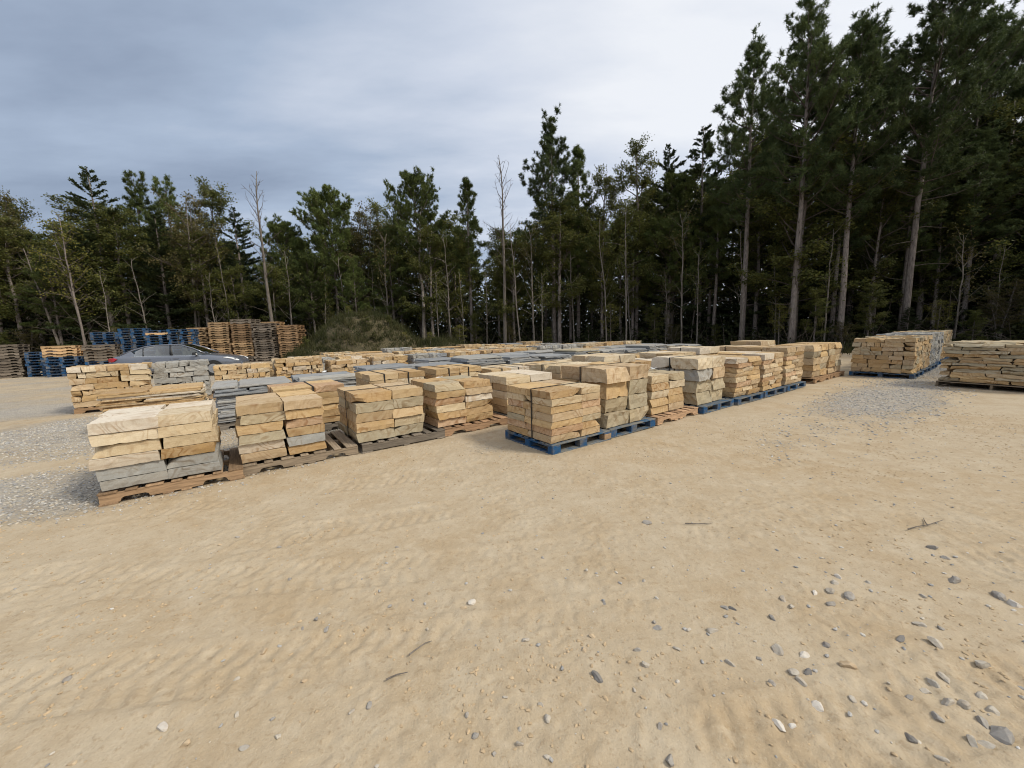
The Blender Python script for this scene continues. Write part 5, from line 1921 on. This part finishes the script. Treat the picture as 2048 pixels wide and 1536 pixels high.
ROCKS = [rock_mesh(700 + i) for i in range(14)]
RC = {0: (0.30, 0.285, 0.262), 1: (0.43, 0.395, 0.335), 2: (0.60, 0.565, 0.505), 3: (0.48, 0.375, 0.245), 4: (0.17, 0.166, 0.162)}
ROCK_AT = [(-1.15, 1.99, 0.039, 0), (-1.19, 1.92, 0.027, 0), (-1.05, 1.91, 0.035, 0), (-0.28, 2.09, 0.049, 2), (-0.32, 2.05, 0.034, 3), (-2.25, 2.92, 0.034, 0), (-1.82, 2.77, 0.039, 0), (-1.51, 2.37, 0.031, 0), (-1.24, 2.25, 0.029, 1), (-1.49, 1.4, 0.051, 2), (-1.34, 1.33, 0.045, 3), (-1.09, 1.31, 0.032, 0), (-0.98, 1.35, 0.028, 1), (-1.05, 1.42, 0.026, 0), (-1.21, 1.44, 0.026, 1), (-1.34, 1.62, 0.025, 1), (-1.31, 1.78, 0.035, 3), (-2.17, 1.65, 0.036, 0), (-0.66, 1.47, 0.033, 0), (-0.72, 1.44, 0.028, 1), (-0.19, 1.33, 0.031, 0), (-0.23, 1.41, 0.026, 0), (-0.11, 1.26, 0.021, 0), (-0.07, 1.48, 0.021, 1), (-1.72, 1.27, 0.03, 3), (-0.9, 2.72, 0.028, 0), (-2.32, 2.83, 0.033, 3), (-2.53, 2.77, 0.029, 1), (-2.92, 2.39, 0.04, 1), (-2.59, 2.07, 0.021, 0), (-0.76, 2.08, 0.027, 0), (-1.01, 1.6, 0.025, 3), (1.07, 2.96, 0.065, 0), (2.88, 2.48, 0.058, 0), (2.85, 2.37, 0.052, 0), (0.18, 2.52, 0.039, 0), (0.79, 2.23, 0.032, 1), (0.5, 2.05, 0.032, 0), (1.16, 1.98, 0.041, 0), (1.2, 1.97, 0.036, 4), (1.37, 1.89, 0.042, 4), (1.52, 2.03, 0.053, 1), (1.53, 1.97, 0.046, 1), (1.74, 2.07, 0.043, 2), (1.84, 2.08, 0.054, 1), (1.91, 2.03, 0.071, 0), (1.75, 1.97, 0.051, 0), (1.99, 2.21, 0.043, 2), (1.93, 2.15, 0.05, 1), (2.13, 2.15, 0.039, 1), (0.73, 1.89, 0.032, 0), (0.73, 1.85, 0.041, 0), (0.89, 1.83, 0.033, 1), (1.01, 1.82, 0.052, 1), (0.03, 1.8, 0.037, 1), (0.38, 1.81, 0.035, 3), (0.32, 1.72, 0.031, 3), (0.78, 1.71, 0.04, 1), (0.58, 1.71, 0.033, 0), (0.59, 1.63, 0.038, 1), (0.35, 1.57, 0.057, 4), (0.5, 1.5, 0.025, 1), (0.11, 1.39, 0.04, 1), (0.08, 1.45, 0.032, 1), (-0.01, 1.35, 0.025, 1), (-0.01, 1.29, 0.028, 1), (0.55, 1.34, 0.031, 0), (0.54, 1.22, 0.048, 0), (1.23, 1.41, 0.053, 2), (1.03, 1.34, 0.05, 2), (1.07, 1.33, 0.031, 2), (1.36, 1.65, 0.045, 2), (1.26, 1.69, 0.059, 1), (1.24, 1.56, 0.049, 1), (1.24, 1.51, 0.041, 1), (1.31, 1.56, 0.045, 4), (1.11, 1.5, 0.035, 0), (1.51, 1.7, 0.042, 0), (1.14, 1.64, 0.032, 0), (0.99, 1.62, 0.04, 1), (2.08, 1.81, 0.054, 1), (1.89, 1.72, 0.047, 4), (2.16, 1.78, 0.035, 0), (2.03, 1.68, 0.076, 1), (1.74, 1.46, 0.051, 1), (1.8, 1.49, 0.048, 1), (1.77, 1.4, 0.051, 1), (1.82, 1.39, 0.054, 1), (1.64, 1.43, 0.033, 0), (1.66, 1.34, 0.044, 0), (1.94, 1.42, 0.046, 1), (1.91, 1.37, 0.053, 1), (1.83, 1.27, 0.091, 0), (1.82, 1.32, 0.051, 0), (1.69, 1.25, 0.044, 1), (1.73, 1.24, 0.048, 1), (1.48, 1.27, 0.041, 4), (1.51, 1.19, 0.038, 1), (2.12, 1.57, 0.067, 1), (1.89, 1.52, 0.053, 1), (1.51, 1.58, 0.062, 3), (1.4, 1.43, 0.031, 1), (2.32, 2.02, 0.037, 1), (2.64, 2.14, 0.069, 0), (2.74, 2.0, 0.078, 0), (2.73, 1.93, 0.075, 2)]
SPECIAL = {(-0.28, 2.09): 'white pebble in the middle of the sandy foreground', (-1.49, 1.4): 'pale grey stone in the lower left foreground', (-1.34, 1.33): 'flat tan stone at the lower left, below the pale grey one',
           (0.35, 1.57): 'dark pointed stone at the bottom centre', (0.54, 1.22): 'dark grey stone at the very bottom, right of centre', (1.23, 1.41): 'large whitish stone in the lower right foreground',
           (1.03, 1.34): 'whitish double stone left below the large whitish one', (1.83, 1.27): 'largest dark grey rock in the lower right corner', (0.11, 1.39): 'half-buried round stone at the bottom centre',
           (1.07, 2.96): 'lone dark stone in front of the tall pile of big blocks', (1.36, 1.65): 'brightest white stone of the scatter at the right', (-2.17, 1.65): 'small grey stone alone in the left foreground',
           (1.2, 1.97): 'black stone of a touching pair right of centre', (2.03, 1.68): 'long flat stone near the right edge of the foreground', (2.88, 2.48): 'grey stone alone at the right, farther than the scatter',
           (1.91, 2.03): 'long flat grey stone at the far side of the right-hand scatter', (1.37, 1.89): 'dark bluish pebble near the middle of the right-hand scatter'}
CN = {0: 'small grey stone', 1: 'small light grey stone', 2: 'small whitish stone', 3: 'small tan stone', 4: 'small dark stone'}
for i, (x, y, s, c) in enumerate(ROCK_AT):
    rr = np.random.default_rng(900 + i)
    z = float(ground_h(np.array([x]), np.array([y]))[0])
    s = s * 1.05
    o = obj('rock', ROCKS[i % 14], None, (x, y, z + s * 0.03), (rr.normal(0, .2), rr.normal(0, .2), rr.uniform(0, 6.28)), (s * 1.2, s * rr.uniform(0.75, 1.05), s * rr.uniform(0.55, 0.8)), RC[c])
    lab = SPECIAL.get((x, y)) or CN[c] + (' lying loose on the left foreground sand' if x < -0.05 else ' of the scatter on the right foreground sand')
    tag(o, lab, 'rock', 'loose stones on the sand')


def pebble_field(name, label, pts, sizes, mat, seed):
    """crushed stone as one mesh of small angular pebbles"""
    r = np.random.default_rng(seed)
    protos = []
    for i in range(8):
        bm = bmesh.new()
        bmesh.ops.create_icosphere(bm, subdivisions=1, radius=0.5)
        v = np.array([q.co for q in bm.verts])
        f = np.array([[q.index for q in fc.verts] for fc in bm.faces])
        bm.free()
        v = v * (1 + r.normal(0, 0.16, (len(v), 1))) * np.array([1.15, 0.85, 0.6])
        protos.append((v, f))
    V, F, K, off_ = [], [], [], 0
    which = r.integers(0, 8, len(pts))
    for k in range(8):
        m_ = which == k
        if not m_.any():
            continue
        v, f = protos[k]
        n_ = int(m_.sum())
        an = r.uniform(0, 6.28, n_)
        c, s_ = np.cos(an), np.sin(an)
        q = v[None] * sizes[m_][:, None, None]
        x = q[..., 0] * c[:, None] - q[..., 1] * s_[:, None]
        y = q[..., 0] * s_[:, None] + q[..., 1] * c[:, None]
        w = np.stack([x, y, q[..., 2]], -1) + pts[m_][:, None]
        V.append(w.reshape(-1, 3))
        F.append((f[None] + (np.arange(n_) * len(v))[:, None, None]).reshape(-1, 3) + off_)
        off_ += n_ * len(v)
    me = mesh(name, np.concatenate(V), np.concatenate(F), mat or M_gravel)
    return tag(obj(name, me), label, 'gravel', kind='stuff')


def gravel_material():
    m, N, L, bs = new_mat('crushed_stone')
    geo = N.new('ShaderNodeNewGeometry')
    rp = N.new('ShaderNodeValToRGB')
    e_ = rp.color_ramp.elements
    e_[0].color = (0.26, 0.255, 0.245, 1)
    e_[1].color = (0.55, 0.53, 0.49, 1)
    k = e_.new(0.5)
    k.color = (0.41, 0.395, 0.37, 1)
    k = e_.new(0.78)
    k.color = (0.47, 0.41, 0.32, 1)
    L.new(geo.outputs['Random Per Island'], rp.inputs[0])
    L.new(rp.outputs[0], bs.inputs['Base Color'])
    bs.inputs['Roughness'].default_value = 0.9
    bs.inputs['Specular IOR Level'].default_value = 0.2
    return m


M_gravel = gravel_material()
r = np.random.default_rng(202)


def scatter(n, x0, x1, y0, y1, dens, smin, smax, emb=0.12):
    x, y = r.uniform(x0, x1, n), r.uniform(y0, y1, n)
    k = r.random(n) < dens(x, y)
    x, y = x[k], y[k]
    s = np.exp(r.uniform(math.log(smin), math.log(smax), len(x)))
    z = ground_h(x, y) + s * emb
    return np.c_[x, y, z], s


pt1, s1 = scatter(36000, -9.5, -2.3, 3.2, 9.0, lambda x, y: gravel_mask(x, y) * 1.2, 0.010, 0.036)
pt2, s2 = scatter(34000, 3.0, 15.5, 4.0, 13.0, lambda x, y: np.where(st_of(x, y)[1] < 3.45, gravel_mask(x, y) * 1.3, 0), 0.012, 0.042)
pebble_field('gravel', 'grey crushed stone at the left of the nearest stack', pt1, s1, None, 5)
pebble_field('gravel', 'grey crushed stone patch in front of the block piles', pt2, s2, None, 6)
pt3, s3 = scatter(17000, -4.5, 7.5, 0.9, 6.5, lambda x, y: 0.05 + 0.32 * np.exp(-((x - 2.2) ** 2 / 2.2 + (y - 1.8) ** 2 / 0.8)) + 0.13 * sm(x, 1.5, 5) + 0.16 * gravel_mask(x, y), 0.006, 0.026, 0.1)
s_, t_ = st_of(pt3[:, 0], pt3[:, 1])
k = ~((t_ > 3.4) & (s_ > 3.0)) & ~((t_ > 5.15) & (s_ > -1.3))
pebble_field('pebbles', 'tiny pebbles and clods strewn over the sand', pt3[k], s3[k], None, 7)

pt4, s4 = scatter(30000, -5.0, 8.0, 0.85, 6.5, lambda x, y: 0.10 + 0.9 * sm(fbm(x * 1.3, y * 1.3, 95, 3), 0.5, 0.75), 0.006, 0.024, 0.0)
s_, t_ = st_of(pt4[:, 0], pt4[:, 1])
k = ~((t_ > 3.4) & (s_ > 3.0)) & ~((t_ > 5.15) & (s_ > -1.3))
pebble_field('clods', 'crumbs of dried sandy mud over the yard', pt4[k], s4[k], plain('dried_mud', (0.43, 0.325, 0.205), 0.95, spec=0.1, nscale=20, namp=0.25), 8)

# a few dead twigs on the sand
for i, (x, y, l, a, lab) in enumerate([(2.95, 2.72, 0.42, 0.3, 'dry forked twig lying on the sand at the right'), (-0.55, 1.72, 0.13, 0.9, 'short broken twig on the left foreground sand'),
                                       (-0.62, 1.58, 0.10, 0.6, 'splinter of wood below the short broken twig'), (1.35, 2.9, 0.22, -0.4, 'thin reddish twig in front of the cream slab stack')]):
    b = MB()
    rr = np.random.default_rng(60 + i)
    p = curve(np.array([0, 0, 0.012]), np.array([math.cos(a), math.sin(a), 0]), l, 0, 5, 0.10, rr)
    p[:, 2] = 0.012 + rr.uniform(0, .004, 5)
    b.tube(p, np.linspace(0.0045, 0.002, 5), 5)
    if i == 0:
        p2 = curve(p[2], np.array([math.cos(a + .6), math.sin(a + .6), 0.05]), l * 0.4, 0, 4, 0.1, rr)
        b.tube(p2, np.linspace(0.005, 0.002, 4), 5)
    tag(obj('twig', b.build('twig', M_barkpale), None, (x, y, float(ground_h(np.array([x]), np.array([y]))[0]))), lab, 'twig')
